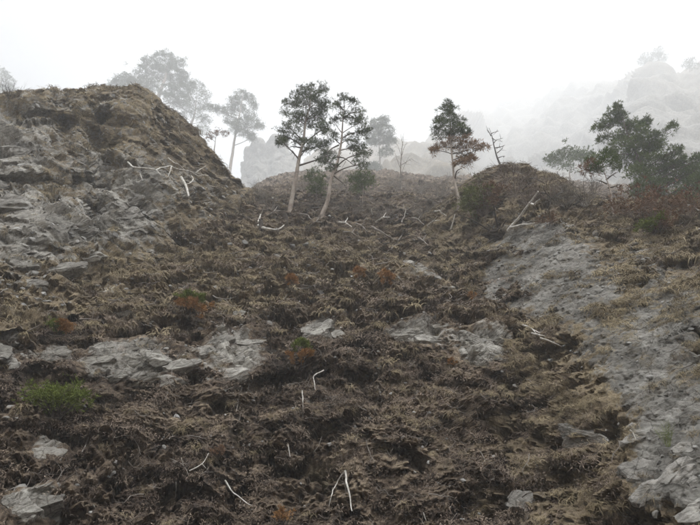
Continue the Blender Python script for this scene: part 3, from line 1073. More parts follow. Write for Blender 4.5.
stick('bare_branch', 'white forked branch shaped like an upturned V at the bottom centre', [(345, 471), (347, 487), (350, 500), (352, 511)], 2.4, M_BLEACH, 1.5,
      forks=[[(345, 471), (337, 482), (331, 496), (329, 506)]])
stick('bare_branch', 'pale curved stick left of the bottom centre', [(225, 480), (231, 490), (240, 498), (251, 506)], 1.8, M_BLEACH)
stick('bare_branch', 'long thin arched twig on the lower left', [(84, 448), (105, 440), (122, 436), (136, 435)], 1.3, M_DEADWOOD, forks=[[(131, 436), (137, 444), (141, 455)]])
stick('bare_branch', 'short pale forked twig right of the arched twig', [(189, 471), (199, 466), (205, 460), (209, 453)], 1.3, M_BLEACH, forks=[[(202, 464), (206, 468)]])
stick('bare_branch', 'thin upright pale stick below the orange sapling', [(302, 391), (303, 404), (303, 418)], 1.4, M_BLEACH)
stick('bare_branch', 'bent white stick right of the orange sapling', [(324, 370), (314, 376), (315, 389)], 1.5, M_BLEACH)
stick('bare_branch', 'short upright twig near the bottom left', [(176, 482), (176, 490), (175, 498)], 1.2, M_BLEACH)
stick('bare_branch', 'small pale twig above the short upright twig', [(181, 458), (183, 463), (185, 469)], 1.1, M_DEADWOOD)
stick('bare_branch', 'small upright pale twig left of centre low down', [(288, 444), (289, 450), (290, 457)], 1.2, M_BLEACH)
stick('bare_branch', 'straight pale stick on the dark bank right of centre', [(480, 452), (485, 461), (490, 471)], 1.2, M_BLEACH)
stick('bare_branch', 'pale twig at the bottom edge right of centre', [(423, 513), (426, 520), (428, 527)], 1.2, M_BLEACH)
stick('bare_branch', 'thin grey stick slanting up in the lower middle', [(232, 428), (239, 420), (241, 412)], 1.2, M_DEADWOOD)
stick('bare_branch', 'thin hanging root at the left bottom of the slope', [(82, 452), (86, 444), (88, 438)], 1.0, M_DEADWOOD)
stick('bare_branch', 'curled thin root under the dark overhang', [(366, 440), (369, 452), (375, 462)], 1.0, M_DEADWOOD)
stick('bare_branch', 'small pale forked root right of the white forked branch', [(376, 488), (381, 493), (388, 491)], 1.3, M_DEADWOOD, forks=[[(384, 492), (389, 496)]])
stick('bare_branch', 'two pronged twig below the long slab outcrop', [(240, 394), (238, 404), (236, 412)], 1.2, M_DEADWOOD, forks=[[(238, 402), (226, 408)]])
stick('bare_branch', 'pale stick by the cracked upright block', [(314, 452), (318, 446), (322, 436)], 1.1, M_DEADWOOD)
stick('bleached_log', 'bleached white log lying at the foot of the bluff edge', [(258, 226), (268, 229), (276, 230), (284, 225)], 3.2, M_BLEACH, 1.0, cat='log')
stick('bare_branch', 'pale crooked stick standing above the bleached log', [(258, 222, 0), (261, 214, 6), (264, 207, 12)], 1.8, M_BLEACH, cat='branch')
stick('bare_branch', 'V shaped grey branch below the bare tree', [(372, 226, 1), (383, 233, 2), (398, 241, 1)], 2.2, M_DEADWOOD, forks=[[(398, 241, 1), (402, 235, 6), (404, 229, 10)]])
stick('bare_branch', 'white stick lying below the half browned pine', [(451, 229), (453, 222), (455, 214)], 2.0, M_BLEACH, 1.0)
stick('bare_branch', 'grey stick between the faint pine and the bare tree', [(402, 222), (405, 214), (404, 205)], 1.6, M_DEADWOOD, 2.0)
stick('bare_branch', 'small white branch at the right edge under the green tree', [(687, 205, 2), (693, 206, 3), (700, 211, 1)], 2.0, M_BLEACH)
for k, (a, b, c, d, lab) in enumerate([(522, 325, 540, 333, 'upper bleached twig of the pale tangle below the scree'), (532, 333, 552, 340, 'middle bleached twig of the pale tangle below the scree'),
                                       (540, 338, 562, 347, 'lower bleached twig of the pale tangle below the scree')]):
    stick('bare_branch', lab, [(a, b), ((a + c) / 2, (b + d) / 2 - 1), (c, d)], 2.0, M_BLEACH, forks=[[((a + c) / 2, (b + d) / 2 - 1), ((a + c) / 2 + 5, (b + d) / 2 + 4)]])
for k, (a, b, c, d, lab) in enumerate([(618, 424, 632, 417, 'bleached root on the ledge above the dark blocks'), (630, 430, 636, 440, 'short white root hanging over the dark blocks'),
                                       (606, 430, 616, 436, 'small pale root left of the dark blocks')]):
    stick('bare_branch', lab, [(a, b), ((a + c) / 2, (b + d) / 2 - 2), (c, d)], 1.6, M_BLEACH)
for k, (a, b, c, d) in enumerate([(338, 222, 352, 227), (356, 224, 368, 232), (412, 218, 424, 225), (428, 226, 440, 220), (300, 214, 312, 220), (344, 232, 360, 238),
                                  (376, 222, 390, 217), (390, 250, 402, 244), (418, 238, 428, 246), (434, 212, 446, 216), (268, 216, 280, 211), (310, 226, 322, 222)]):
    stick('bare_branch', 'grey dead branch ' + ['just right of the bent pine foot', 'downhill from the right young pine', 'under the faint leafless tree', 'left of the white stick in the gully',
                                               'between the two tall pine feet', 'well below the bent pine foot', 'at the foot of the round crowned pine', 'low in the gully below the V shaped branch',
                                               'on the gully ledge right of the V shaped branch', 'at the foot of the browned pine', 'above the bleached log',
                                               'left of and below the bent pine foot'][k], [(a, b, 1), ((a + c) / 2, (b + d) / 2 - 2, 3), (c, d, 2)], 2.0, M_BLEACH if k % 3 == 0 else M_DEADWOOD,
          forks=[[((a + c) / 2, (b + d) / 2 - 2, 3), ((a + c) / 2 + 3, (b + d) / 2 - 7, 5)]], group='dead branches below the pines')
for k, (a, b, c, d) in enumerate([(522, 190, 536, 182), (540, 192, 552, 199), (556, 196, 570, 190), (530, 178, 545, 184), (574, 205, 588, 200)]):
    stick('bare_branch', 'dark dead branch ' + ['behind the tip of the fallen white tree', 'right of the fallen white tree on the crest', 'by the thin brush far right on the crest',
                                               'highest on the spur crest by the snag', 'left of the thin young pine'][k], [(a, b, 1), ((a + c) / 2, (b + d) / 2 - 2, 4), (c, d, 3)], 1.4, M_DARKWOOD,
          forks=[[((a + c) / 2, (b + d) / 2 - 2, 4), ((a + c) / 2 - 3, (b + d) / 2 - 8, 6)]], group='dead branches on the spur crest')
# fallen trees
stick('fallen_tree', 'white fallen dead tree on the crest of the right spur', [(508, 231, 1), (515, 222, 3), (526, 208, 5), (538, 191, 8)], 3.5, M_BLEACH,
      forks=[[(510, 228, 1), (520, 225, 3), (530, 224, 3), (541, 222, 2)], [(530, 203, 6), (535, 204, 8), (540, 199, 10)]], cat='fallen tree')
stick('fallen_tree', 'grey dead tree lying across the face of the bluff', [(128, 163, 1), (140, 168, 2), (156, 170, 3), (172, 166, 3), (190, 172, 3), (209, 175, 2)], 1.7, M_BLEACH,
      forks=[[(140, 174, 1), (143, 181, 2)], [(156, 170, 3), (160, 175, 4), (158, 182, 3)], [(168, 158, 2), (176, 163, 4), (187, 172, 3)],
             [(187, 170, 3), (196, 175, 3), (206, 175, 2)], [(196, 172, 3), (206, 166, 5)], [(172, 166, 3), (168, 176, 4)]], cat='fallen tree')
stick('bare_branch', 'crooked white branch hanging below the dead tree on the bluff', [(172, 172), (174, 178), (174, 186), (172, 192)], 2.0, M_BLEACH, 2.0)
stick('bare_branch', 'hooked white branch right of the crooked one on the bluff', [(191, 176), (193, 179), (190, 183), (186, 184)], 1.8, M_BLEACH, 2.0)
stick('bare_branch', 'white branch stub at the bluff edge under the hazy trees', [(177, 121, 6), (178, 127, 3), (180, 135, 1)], 2.2, M_BLEACH)
root = [o for o in scene.objects if o.name.startswith('fallen_tree')][0]
rp = ground(499, 236)[0]
V, F = chop_rock(610, 4, (0.75, 0.35, 0.4), 8, 0.2)
V = V + rp - np.array(root.location) + np.array([0, -0.1, 0.1])
mb = MB()
mb.add(V, F)
for k in range(14):
    e = rng.normal(size=3) * [0.9, 0.35, 0.5]
    c0 = rp - np.array(root.location)
    mb.tube([c0, c0 + e * 0.6 + [0, -0.1, 0.1], c0 + e + [0, -0.15, 0]], [0.05, 0.03, 0.01], 5)
o = new_obj('root_plate', mb.mesh('root_plate', M_DARKWOOD, False), root)
o['label'] = 'dark earthy upturned root plate'
for a, b, lab in [(286, 216, 'dark snapped stump beside the bleached log'), (261, 222, 'short dark stump left of the bleached log')]:
    p, N_, D_ = ground(a, b + 5)
    m = MB()
    h_ = 9 * np.linalg.norm(p) / FPX
    m.tube([p - [0, 0, 0.3], p + [0, 0, h_ * .4], p + [-0.04, 0, h_ * .8], p + [-0.1, 0, h_]], [0.12, 0.1, 0.08, 0.03], 8)
    tag(new_obj('tree_stump', m.mesh('tree_stump', M_DARKWOOD, True, p), None, Vector(p)), lab, 'stump')

# ------------------------------------------------------------------ trees
def sprays(pts, dirs, L, w, nb, r):
    """needle sprays: fans of slim blades at pts along dirs"""
    n = len(pts)
    d = np.repeat(dirs, nb, 0) + r.normal(size=(n * nb, 3)) * 0.55
    d /= np.linalg.norm(d, axis=1, keepdims=True)
    ll = L * r.uniform(0.6, 1.3, (n * nb, 1))
    s = np.cross(d, r.normal(size=(n * nb, 3)))
    s /= np.linalg.norm(s, axis=1, keepdims=True) + 1e-6
    b = np.repeat(pts, nb, 0)
    m = b + d * ll * 0.55
    V = np.stack([b, m + s * w, b + d * ll, m - s * w], 1).reshape(-1, 3)
    k = np.arange(n * nb) * 4
    return V, np.stack([k, k + 1, k + 2, k + 3], 1)


def tree(name, label, trunk, clumps, needle=None, at=None, wpx=4.0, dens=1.0, spray=0.17, blade=0.011, seed=0, trunk_mat=None, limb_mat=None,
         cat='tree', group=None, limbs=(), rise=0.35, twigs=3, alt=None):
    """a tree: trunk course and foliage masses as seen from the slope, given depth of their own.
    at = horizontal distance when the foot is hidden behind a crest"""
    r = np.random.default_rng(900 + seed)
    u0, v0 = trunk[0][:2]
    if at is None:
        p0 = ground(u0, v0)[0]
        H = math.hypot(p0[0], p0[1])
    else:
        H = at

    def pt(u, v, dz=0.0):
        d = rays(u, v)
        return d * ((H + dz) / math.hypot(d[0], d[1]))
    tp = np.array([pt(a[0], a[1]) for a in trunk])
    if at is not None:
        gz = ground_under(tp[0, 0], tp[0, 1])
        if gz < tp[0, 2]:
            tp = np.vstack([[tp[0, 0] + (tp[0, 0] - tp[1, 0]) * 0.2, tp[0, 1], gz - 0.2], tp])
    else:
        tp = np.vstack([tp[0] + [0, 0, -0.5], tp])
    base = tp[0].copy()
    px = np.linalg.norm(tp[len(tp) // 2]) / FPX
    t = thing(name, base, label, cat, group)
    tt = np.linspace(0, 1, 26)
    C = pchip(np.linspace(0, 1, len(tp)), tp, tt)
    C[1:-1] += np.stack([perlin(C[1:-1] + k * 3.3 + seed, 1.8, 91) for k in range(3)], -1) * 0.12 * [1, 1, 0]
    rad = wpx * px * 0.5 * (1 - 0.88 * tt ** 1.15)
    rad[0] *= 1.6
    rad[1] *= 1.2
    rad = np.maximum(rad, 0.012)
    m = MB()
    m.tube(C, rad, 9)
    new_obj('trunk', m.mesh('trunk', trunk_mat or M_TRUNK, True, base), t)
    lm = limb_mat or M_LIMB
    crown, crown2 = MB(), MB()
    for c in clumps:
        cu, cv, rx, ry = c[:4]
        dep = r.uniform(-0.8, 0.8) * rx * px * 1.3
        cc = pt(cu, cv, dep)
        # limb from the trunk to the mass
        hd = math.hypot(cc[0] - np.interp(cc[2], C[:, 2], C[:, 0]), cc[1] - np.interp(cc[2], C[:, 2], C[:, 1]))
        za = np.clip(cc[2] - rise * hd - 0.2, C[3, 2], C[-2, 2])
        k = int(np.argmin(np.abs(C[:, 2] - za)))
        a0 = C[k]
        mid = (a0 + cc) / 2 + np.array([0, 0, 0.12 * hd]) + r.normal(size=3) * 0.12 * hd
        s = np.linspace(0, 1, 7)[:, None]
        L_ = (1 - s) ** 2 * a0 + 2 * s * (1 - s) * mid + s ** 2 * cc
        lr = min(rad[k] * 0.6, 0.02 + 0.022 * hd + 0.01)
        mm = MB()
        mm.tube(L_, np.linspace(lr, lr * 0.35, 7), 5)
        RX, RY = rx * px, ry * px
        ends = []
        for _ in range(twigs + int(rx / 4)):
            e = cc + r.normal(size=3) * np.array([RX, RX, RY]) * 0.5 + [0, 0, RY * 0.15]
            b0 = L_[r.integers(3, 7)]
            w_ = (b0 + e) / 2 + r.normal(size=3) * 0.1 * RX
            mm.tube([b0, w_, e], [lr * 0.4, lr * 0.25, 0.008], 4, False)
            ends.append(e)
        new_obj('limb', mm.mesh('limb', lm, True, base), t)
        # foliage gathered in little pads round the twig ends, so that sky shows between them
        vol = (rx * ry * px * px)
        n = int(30 + dens * 8.5 * vol / (5 * spray * blade))
        npad = max(7, int(8 + 22 * min(vol, 3)))
        pc = r.normal(size=(npad, 3))
        pc = pc / np.linalg.norm(pc, axis=1, keepdims=True) * r.uniform(0.25, 1.0, (npad, 1)) ** 0.5
        pc = cc + pc * [RX, RX, RY] * 0.95
        pc = np.vstack([pc, ends])
        psz = r.uniform(0.55, 1.25, len(pc)) * min(0.34 * (px / 0.09) ** 0.5, 0.36 * RX)
        w = r.integers(0, len(pc), n)
        q = r.normal(size=(n, 3)) * psz[w][:, None] * [0.62, 0.62, 0.3]
        pts = pc[w] + q
        dr = (pts - cc) / [RX, RX, RY] * 0.5 + [0, 0, 0.45] + q / psz[w][:, None] * 0.4
        dr /= np.linalg.norm(dr, axis=1, keepdims=True) + 1e-6
        V, F = sprays(pts, dr, spray, blade, 5, r)
        (crown2 if (len(c) > 4 and c[4]) else crown).add(V, F)
    if crown.n:
        new_obj('crown', crown.mesh('crown', needle or M_NEEDLE, False, base), t)
    if crown2.n:
        o = new_obj('browned_foliage', crown2.mesh('browned_foliage', alt or M_BROWN, False, base), t)
        o['label'] = 'dry reddish brown lower foliage'
    for (u1, v1, u2, v2) in limbs:                       # bare dead limbs
        mm = MB()
        a = pt(u1, v1)
        b = pt(u2, v2, r.normal() * 3 * px)
        w_ = (a + b) / 2 + np.array([0, 0, 0.08]) * np.linalg.norm(b - a) + r.normal(size=3) * 0.05
        mm.tube(pchip([0, .5, 1], np.array([a, w_, b]), np.linspace(0, 1, 6)), np.linspace(0.05, 0.012, 6) * min(1.0, wpx / 3.2), 5)
        for q in range(3):
            e0 = a + (b - a) * r.uniform(0.4, 0.9)
            mm.tube([e0, e0 + r.normal(size=3) * 0.25 * np.linalg.norm(b - a)], [0.015, 0.006], 4, False)
        o = new_obj('dead_limb', mm.mesh('dead_limb', lm, True, base), t)
    return t


tree('pine_tree', 'tall pine with pale trunk, left one of the crossing central pair',
     [(291, 207), (297, 172), (303, 140), (308, 115), (311, 92)],
     [(281, 137, 9, 5), (290, 128, 10, 6), (284, 143, 7, 4), (293, 114, 10, 6), (290, 103, 8, 5), (302, 104, 10, 6), (300, 94, 8, 5), (312, 91, 9, 5), (320, 96, 8, 5),
      (323, 88, 5, 4), (314, 105, 11, 7), (305, 120, 10, 6), (318, 118, 11, 7), (325, 108, 8, 6), (322, 130, 9, 6), (310, 146, 10, 6), (322, 147, 9, 6), (300, 143, 7, 4),
      (328, 156, 8, 5)], wpx=5.2, dens=1.4, seed=1, group='tall pines', limbs=[(299, 160, 292, 150), (301, 148, 287, 148)])
tree('pine_tree', 'tall open crowned pine with bent foot, right one of the crossing central pair',
     [(322, 217), (328, 202), (333, 178), (338, 152), (342, 128), (344, 100)],
     [(344, 98, 6, 4), (352, 104, 7, 4), (358, 112, 7, 4), (362, 122, 6, 4), (337, 107, 6, 4), (352, 122, 8, 5), (334, 122, 7, 4), (345, 116, 6, 4), (360, 134, 8, 5),
      (366, 131, 5, 3), (356, 147, 9, 6), (363, 154, 8, 6), (361, 164, 6, 6), (351, 140, 7, 4), (331, 136, 7, 5), (325, 162, 9, 5), (332, 168, 6, 4),], wpx=5.2, dens=1.2, seed=2, group='tall pines',
     limbs=[(337, 157, 354, 165), (339, 145, 322, 160), (343, 118, 356, 112), (334, 176, 346, 186), (343, 110, 334, 100)])
tree('spruce_sapling', 'small dark green bushy young pine between the two tall trunks', [(317, 200), (316, 190), (315, 174)],
     [(315, 174, 8, 4), (310, 180, 7, 4), (321, 180, 7, 4), (316, 186, 10, 4), (317, 192, 8, 3)], M_NEEDLE_B, wpx=1.6, seed=3, dens=1.2, spray=0.18)
tree('spruce_sapling', 'small dark green bushy young pine right of the bent pine', [(363, 206), (362, 194), (362, 176)],
     [(362, 175, 8, 4), (355, 180, 8, 4), (369, 179, 7, 4), (362, 184, 12, 4), (360, 190, 8, 3)], M_NEEDLE_B, wpx=1.4, seed=33, dens=1.2, spray=0.18)
tree('pine_tree', 'faint pine with rounded crown right of the central pair', [(386, 207), (383, 185), (380, 160), (378, 122)],
     [(377, 124, 8, 5), (384, 121, 6, 4), (372, 131, 8, 5), (386, 131, 9, 5), (379, 139, 10, 6), (391, 141, 6, 5), (371, 142, 6, 4), (386, 152, 7, 4), (374, 168, 7, 8), (379, 176, 6, 6)],
     wpx=3.6, at=148, seed=4, group='tall pines', dens=2.0, spray=0.4, blade=0.04)
tree('pine_tree', 'lone hazy pine with slim trunk behind the edge of the bluff', [(229, 178), (233, 150), (236, 130), (240, 112), (243, 94)],
     [(241, 95, 8, 4), (249, 98, 7, 4), (234, 101, 7, 4), (254, 106, 5, 4), (228, 110, 8, 4), (220, 111, 6, 3), (214, 108, 6, 3), (239, 108, 8, 5), (250, 116, 7, 4), (231, 120, 8, 4),
      (240, 124, 8, 4), (252, 124, 9, 4), (260, 126, 5, 3), (246, 134, 7, 4), (236, 130, 6, 3), (252, 137, 5, 4)],
     wpx=3.6, at=172, seed=5, group='tall pines', dens=1.7, spray=0.36, blade=0.035)
tree('broad_pine', 'big broad crowned pine fading into mist on top of the bluff', [(150, 118), (156, 103), (160, 92), (166, 75), (168, 62)],
     [(116, 85, 7, 4), (124, 80, 9, 5), (134, 83, 9, 5), (120, 90, 6, 3), (142, 72, 8, 5), (146, 82, 8, 4), (152, 64, 10, 6), (165, 60, 12, 6), (176, 64, 9, 6), (160, 73, 12, 6),
      (174, 77, 12, 6), (184, 76, 5, 5), (152, 86, 8, 4), (180, 89, 9, 5), (168, 90, 9, 5), (190, 86, 7, 5), (172, 99, 8, 4), (183, 100, 8, 4)],
     wpx=6.5, at=188, seed=6, dens=1.9, spray=0.42, blade=0.045, twigs=5, limbs=[(156, 103, 136, 90), (153, 106, 128, 86)])
tree('broad_pine', 'lower thin crowned tree right of the big misty pine', [(189, 132), (192, 122), (195, 112), (197, 96)],
     [(197, 86, 8, 5), (205, 95, 7, 5), (190, 95, 8, 5), (200, 104, 9, 5), (208, 107, 5, 5), (186, 107, 8, 5), (197, 114, 9, 5), (206, 120, 6, 5), (182, 116, 6, 4), (203, 130, 7, 5), (176, 106, 6, 4)],
     wpx=4, at=192, seed=7, dens=0.9, spray=0.4, blade=0.04, twigs=8)
tree('shrub', 'small russet leaved shrub on the edge of the bluff', [(214, 150), (215, 140), (217, 133)],
     [(212, 135, 4, 3), (220, 132, 5, 3), (225, 134, 4, 3), (208, 138, 3, 3)], M_RUST, wpx=1.2, at=50, seed=8, dens=0.5, spray=0.2)
tree('pine_tree', 'narrow pine with green top and browned lower branches', [(458, 203), (456, 188), (453, 160), (450, 130), (447, 104)],
     [(447, 104, 4, 4), (444, 111, 6, 4), (452, 111, 6, 4), (447, 119, 9, 4), (440, 122, 6, 3), (456, 121, 6, 4), (446, 128, 10, 4), (436, 129, 5, 3), (461, 128, 6, 4), (456, 134, 9, 4),
      (443, 135, 8, 3), (466, 134, 5, 3), (466, 142, 8, 3, 1), (452, 143, 9, 3, 1), (476, 146, 7, 3, 1), (460, 148, 9, 3, 1), (440, 147, 6, 3, 1), (434, 151, 4, 3, 1), (466, 155, 8, 4, 1),
      (470, 162, 6, 5, 1), (461, 163, 6, 3, 1), (483, 147, 4, 2, 1)], wpx=3.6, seed=9, group='tall pines', dens=1.5, spray=0.2, rise=0.1,
     limbs=[(455, 178, 462, 168)])
tree('dead_snag', 'bare dead snag with stubby branches above the shrub tangle', [(502, 172), (497, 155), (493, 142), (489, 128)], [], wpx=2.4, at=34, seed=10,
     trunk_mat=M_DARKWOOD, limb_mat=M_DARKWOOD, limbs=[(491, 134, 499, 131), (494, 143, 503, 138), (495, 148, 505, 145), (492, 138, 497, 141), (497, 153, 503, 148), (491, 136, 487, 130), (498, 158, 505, 156)])
tree('bare_tree', 'faint leafless tree between the round crowned pine and the browned pine', [(401, 208), (400, 180), (402, 155), (403, 136)], [], wpx=2.0, at=47, seed=11,
     trunk_mat=M_DEADWOOD, limb_mat=M_DEADWOOD,
     limbs=[(401, 170, 394, 150), (401, 175, 410, 155), (402, 155, 407, 142), (402, 158, 397, 144), (400, 185, 391, 170), (400, 182, 411, 172), (403, 145, 401, 134), (401, 165, 412, 158)])
tree('bare_tree', 'slim leafless trunk close left of the browned pine', [(449, 205), (448, 190), (447, 172)], [], wpx=1.4, at=46, seed=12, trunk_mat=M_DEADWOOD, limb_mat=M_DEADWOOD,
     limbs=[(448, 185, 443, 176), (448, 182, 452, 173)])
tree('broad_pine', 'large dense green pine spreading on the right', [(662, 216), (655, 196), (642, 165), (630, 140), (619, 108)],
     [(617, 106, 4, 5), (613, 116, 6, 4), (622, 115, 6, 4), (618, 124, 8, 4), (606, 126, 7, 4), (598, 128, 5, 3), (604, 138, 6, 3), (632, 124, 6, 4), (628, 134, 10, 5), (645, 124, 6, 4),
      (640, 134, 9, 5), (656, 138, 7, 4), (622, 145, 11, 5), (638, 147, 13, 6), (654, 150, 9, 5), (618, 155, 9, 4), (632, 160, 13, 6), (650, 162, 11, 5), (668, 160, 9, 4), (640, 173, 12, 5),
      (658, 174, 12, 5), (675, 168, 10, 5), (687, 162, 8, 4), (684, 176, 10, 5), (668, 184, 11, 5), (648, 186, 12, 5), (692, 186, 9, 5), (682, 195, 11, 5), (660, 196, 10, 4), (640, 196, 9, 4),
      (698, 196, 8, 5), (672, 128, 5, 3), (676, 150, 6, 3), (692, 172, 9, 5), (702, 180, 9, 5), (697, 206, 10, 5), (682, 207, 10, 5), (664, 206, 9, 4), (648, 205, 8, 4), (700, 160, 6, 4)],
     M_NEEDLE_B, wpx=4, at=35, trunk_mat=M_LIMB, seed=13, dens=2.3, spray=0.2, blade=0.016, rise=0.2, twigs=4)
tree('young_pine', 'thin young pine with a small leaning crown on the spur crest', [(614, 213), (610, 192), (606, 176), (601, 158)],
     [(601, 156, 6, 3), (593, 160, 6, 3), (608, 157, 6, 3), (602, 164, 8, 3), (614, 163, 5, 3), (598, 169, 6, 3), (590, 166, 5, 3, 1), (584, 169, 5, 3, 1), (594, 173, 5, 3, 1)],
     M_NEEDLE_B, wpx=2.3, seed=14, dens=0.9, spray=0.2, alt=M_RUST, limbs=[(606, 180, 618, 172), (608, 188, 620, 184), (607, 184, 596, 180)])
tree('round_shrub', 'smooth rounded green shrub in the mist behind the spur', [(570, 176), (570, 166)],
     [(558, 158, 11, 5), (570, 155, 12, 5), (582, 155, 10, 5), (550, 161, 7, 3), (590, 159, 6, 3), (570, 161, 16, 4)], M_NEEDLE_B, wpx=2, at=72, seed=15, dens=1.3, spray=0.34, blade=0.04, cat='shrub')
tree('misty_tree', 'very faint tree in the top left corner', [(-4, 130), (-2, 100), (2, 78)], [(2, 80, 10, 5), (-6, 90, 10, 6), (9, 90, 8, 5), (0, 74, 8, 5)], wpx=4, at=260, seed=16, dens=0.8,
     spray=0.6, blade=0.06)
def crest_v(u):
    col_ = np.where(GMAP[int(round((u + 100) / 2))] >= 0)[0]
    return 2.0 * col_[0]


for k, (a, b, s_) in enumerate([(645, 62, 0.7), (658, 56, 0.9), (690, 70, 0.65)]):
    b = crest_v(a) - 7 * s_
    tree('misty_tree', ['faint small tree on the top of the far cliff, leftmost of three', 'faint tallest tree on the top of the far cliff', 'faint tree on the far cliff top near the right edge'][k],
         [(a, b + 7 * s_ + 3), (a, b - 6 * s_)], [(a, b - 4 * s_, 6 * s_, 4 * s_), (a - 3, b + 2, 7 * s_, 4 * s_), (a + 4, b + 3, 6 * s_, 4 * s_)], wpx=2, seed=17 + k, dens=0.8,
         spray=0.9, blade=0.1, group='trees on the far cliff')

# ------------------------------------------------------------------ shrubs and saplings
def shrub(name, label, u, v, wpx, hpx, stems=14, leaf=None, leaf2=None, nleaf=300, stem_mat=None, at=None, seed=0, cat='shrub', group=None, spray=0.1, blade=0.012, thick=1.0,
          cone=False, leaf_lo=0.3):
    r = np.random.default_rng(1500 + seed)
    if at is None:
        p = ground(u, v)[0] * 0.985
    else:
        d = rays(u, v)
        p = d * (at / math.hypot(d[0], d[1]))
        p[2] = min(p[2], max(ground_under(p[0], p[1]), p[2] - 2.5))
    px = np.linalg.norm(p) / FPX
    W, Hh = wpx * px * 0.5, hpx * px
    t = thing(name, p, label, cat, group)
    m = MB()
    tips = []
    if cone:
        m.tube([(0, 0, -0.1), (0.01, 0, Hh * .5), (-0.01, 0.01, Hh)], np.array([0.05, 0.035, 0.012]) * Hh * 0.6, 6)
    for k in range(stems):
        a = r.uniform(0, 2 * np.pi)
        rr = r.uniform(0.25, 1.0) ** 0.7
        if cone:
            z0 = r.uniform(0.2, 0.95)
            s0 = np.array([0, 0, z0 * Hh])
            e = s0 + np.array([math.cos(a) * W * (1.05 - z0 * .7), math.sin(a) * W * (1.05 - z0 * .7), Hh * r.uniform(-0.02, 0.14)])
        else:
            s0 = np.array([math.cos(a), math.sin(a), 0]) * W * 0.15 + [0, 0, -0.1]
            e = np.array([math.cos(a) * W * rr, math.sin(a) * W * rr, Hh * math.sqrt(max(0.05, 1 - 0.75 * rr * rr)) * r.uniform(0.6, 1.05)])
        w_ = (s0 + e) / 2 + r.normal(size=3) * 0.1 * W + (0 if cone else np.array([0, 0, 0.12 * Hh]))
        r0 = max(0.004, 0.012 * Hh) * thick
        C = pchip([0, .5, 1], np.array([s0, w_, e]), np.linspace(0, 1, 6))
        m.tube(C, np.linspace(r0, r0 * 0.3, 6), 4, False)
        for q in range(4 if not cone else 2):
            b0 = C[r.integers(2, 6)]
            e2 = b0 + (e - s0) * r.uniform(0.1, 0.3) + r.normal(size=3) * np.array([W, W, Hh * 0.6]) * 0.22
            m.tube([b0, (b0 + e2) / 2 + r.normal(size=3) * 0.03 * W, e2], [r0 * .5, r0 * .4, r0 * .2], 3, False)
            tips.append(e2)
            if not cone:
                for q2 in range(2):
                    e3 = e2 + r.normal(size=3) * np.array([W, W, Hh * 0.7]) * 0.15
                    m.tube([(b0 + e2) / 2, e3], [r0 * .3, r0 * .12], 3, False)
                    tips.append(e3)
        tips.append(e)
    new_obj('stem' if cone else 'twigs', m.mesh('stem' if cone else 'twigs', stem_mat or M_DARKWOOD), t)
    tips = np.array(tips)
    for lf, sel, nm in ((leaf, 0, 'foliage'), (leaf2, 1, 'second_foliage')):
        if lf is None:
            continue
        tp = tips if leaf2 is None else tips[(tips[:, 0] + r.normal(size=len(tips)) * W * 0.25 > 0) == bool(sel)]
        if cone and leaf2 is not None:
            tp = tips[(tips[:, 2] < Hh * 0.62) == bool(sel)]
        tp = tp[tp[:, 2] > Hh * (leaf_lo if not cone else 0.05)]
        if len(tp) == 0:
            continue
        k = r.integers(0, len(tp), nleaf)
        pts = tp[k] + r.normal(size=(nleaf, 3)) * np.array([W, W, Hh * .5]) * 0.1
        dr = pts / np.array([W, W, Hh]) + [0, 0, 0.1] + r.normal(size=(nleaf, 3)) * 0.4
        dr /= np.linalg.norm(dr, axis=1, keepdims=True)
        V, F = sprays(pts, dr, spray, blade, 4, r)
        mb = MB()
        mb.add(V, F)
        o = new_obj('foliage', mb.mesh('foliage', lf, False), t)
        if sel:
            o['label'] = 'reddish brown side of the foliage'
    return t


# tangle on the spur crest
shrub('bare_shrub', 'rounded tangle of bare grey twigs behind the dead snag', 514, 194, 46, 27, 34, None, stem_mat=M_BRUSH, seed=1, thick=1.15, group='bare shrubs on the spur')
shrub('bare_shrub', 'bare twiggy shrub on the crest right of the snag', 548, 196, 40, 19, 26, None, stem_mat=M_BRUSH, seed=2, thick=1.15, group='bare shrubs on the spur')
shrub('bare_shrub', 'low bare bush on the far slope of the spur crest', 585, 203, 40, 24, 40, None, stem_mat=M_DEADWOOD, seed=3, thick=1.0, group='bare shrubs on the spur')
shrub('bare_shrub', 'dense brown brush on the left shoulder of the spur crest', 494, 196, 30, 24, 30, None, stem_mat=M_BRUSH, seed=41, thick=1.15, group='bare shrubs on the spur')
shrub('bare_shrub', 'low dark brush just above the fallen white tree', 530, 204, 40, 22, 26, None, stem_mat=M_BRUSH, seed=42, thick=1.15, group='bare shrubs on the spur')
shrub('bare_shrub', 'thin brush between the two rust tinted shrubs on the crest', 566, 204, 36, 18, 46, None, stem_mat=M_DEADWOOD, seed=43, thick=0.8, group='bare shrubs on the spur')
shrub('mixed_shrub', 'bushy shrub half green half russet below the browned pine', 484, 214, 36, 28, 40, M_GREEN_OLIVE, M_RUST, 800, stem_mat=M_BRUSH, seed=4, spray=0.16, blade=0.016, leaf_lo=0.1)
shrub('russet_shrub', 'russet shrub under the left side of the large green pine', 634, 214, 40, 22, 30, M_RUST, None, 420, seed=5, stem_mat=M_BRUSH, thick=0.7, spray=0.14, blade=0.018, leaf_lo=0.1)
shrub('russet_shrub', 'low russet brush beneath the middle of the large green pine', 660, 216, 36, 15, 30, M_RUST, None, 240, seed=6, stem_mat=M_BRUSH, thick=0.7, spray=0.14, blade=0.018, leaf_lo=0.1)
shrub('russet_shrub', 'low russet brush beneath the right side of the large green pine', 690, 214, 36, 18, 30, M_RUST, None, 220, seed=7, stem_mat=M_BRUSH, thick=0.7, spray=0.14, blade=0.018, leaf_lo=0.1)
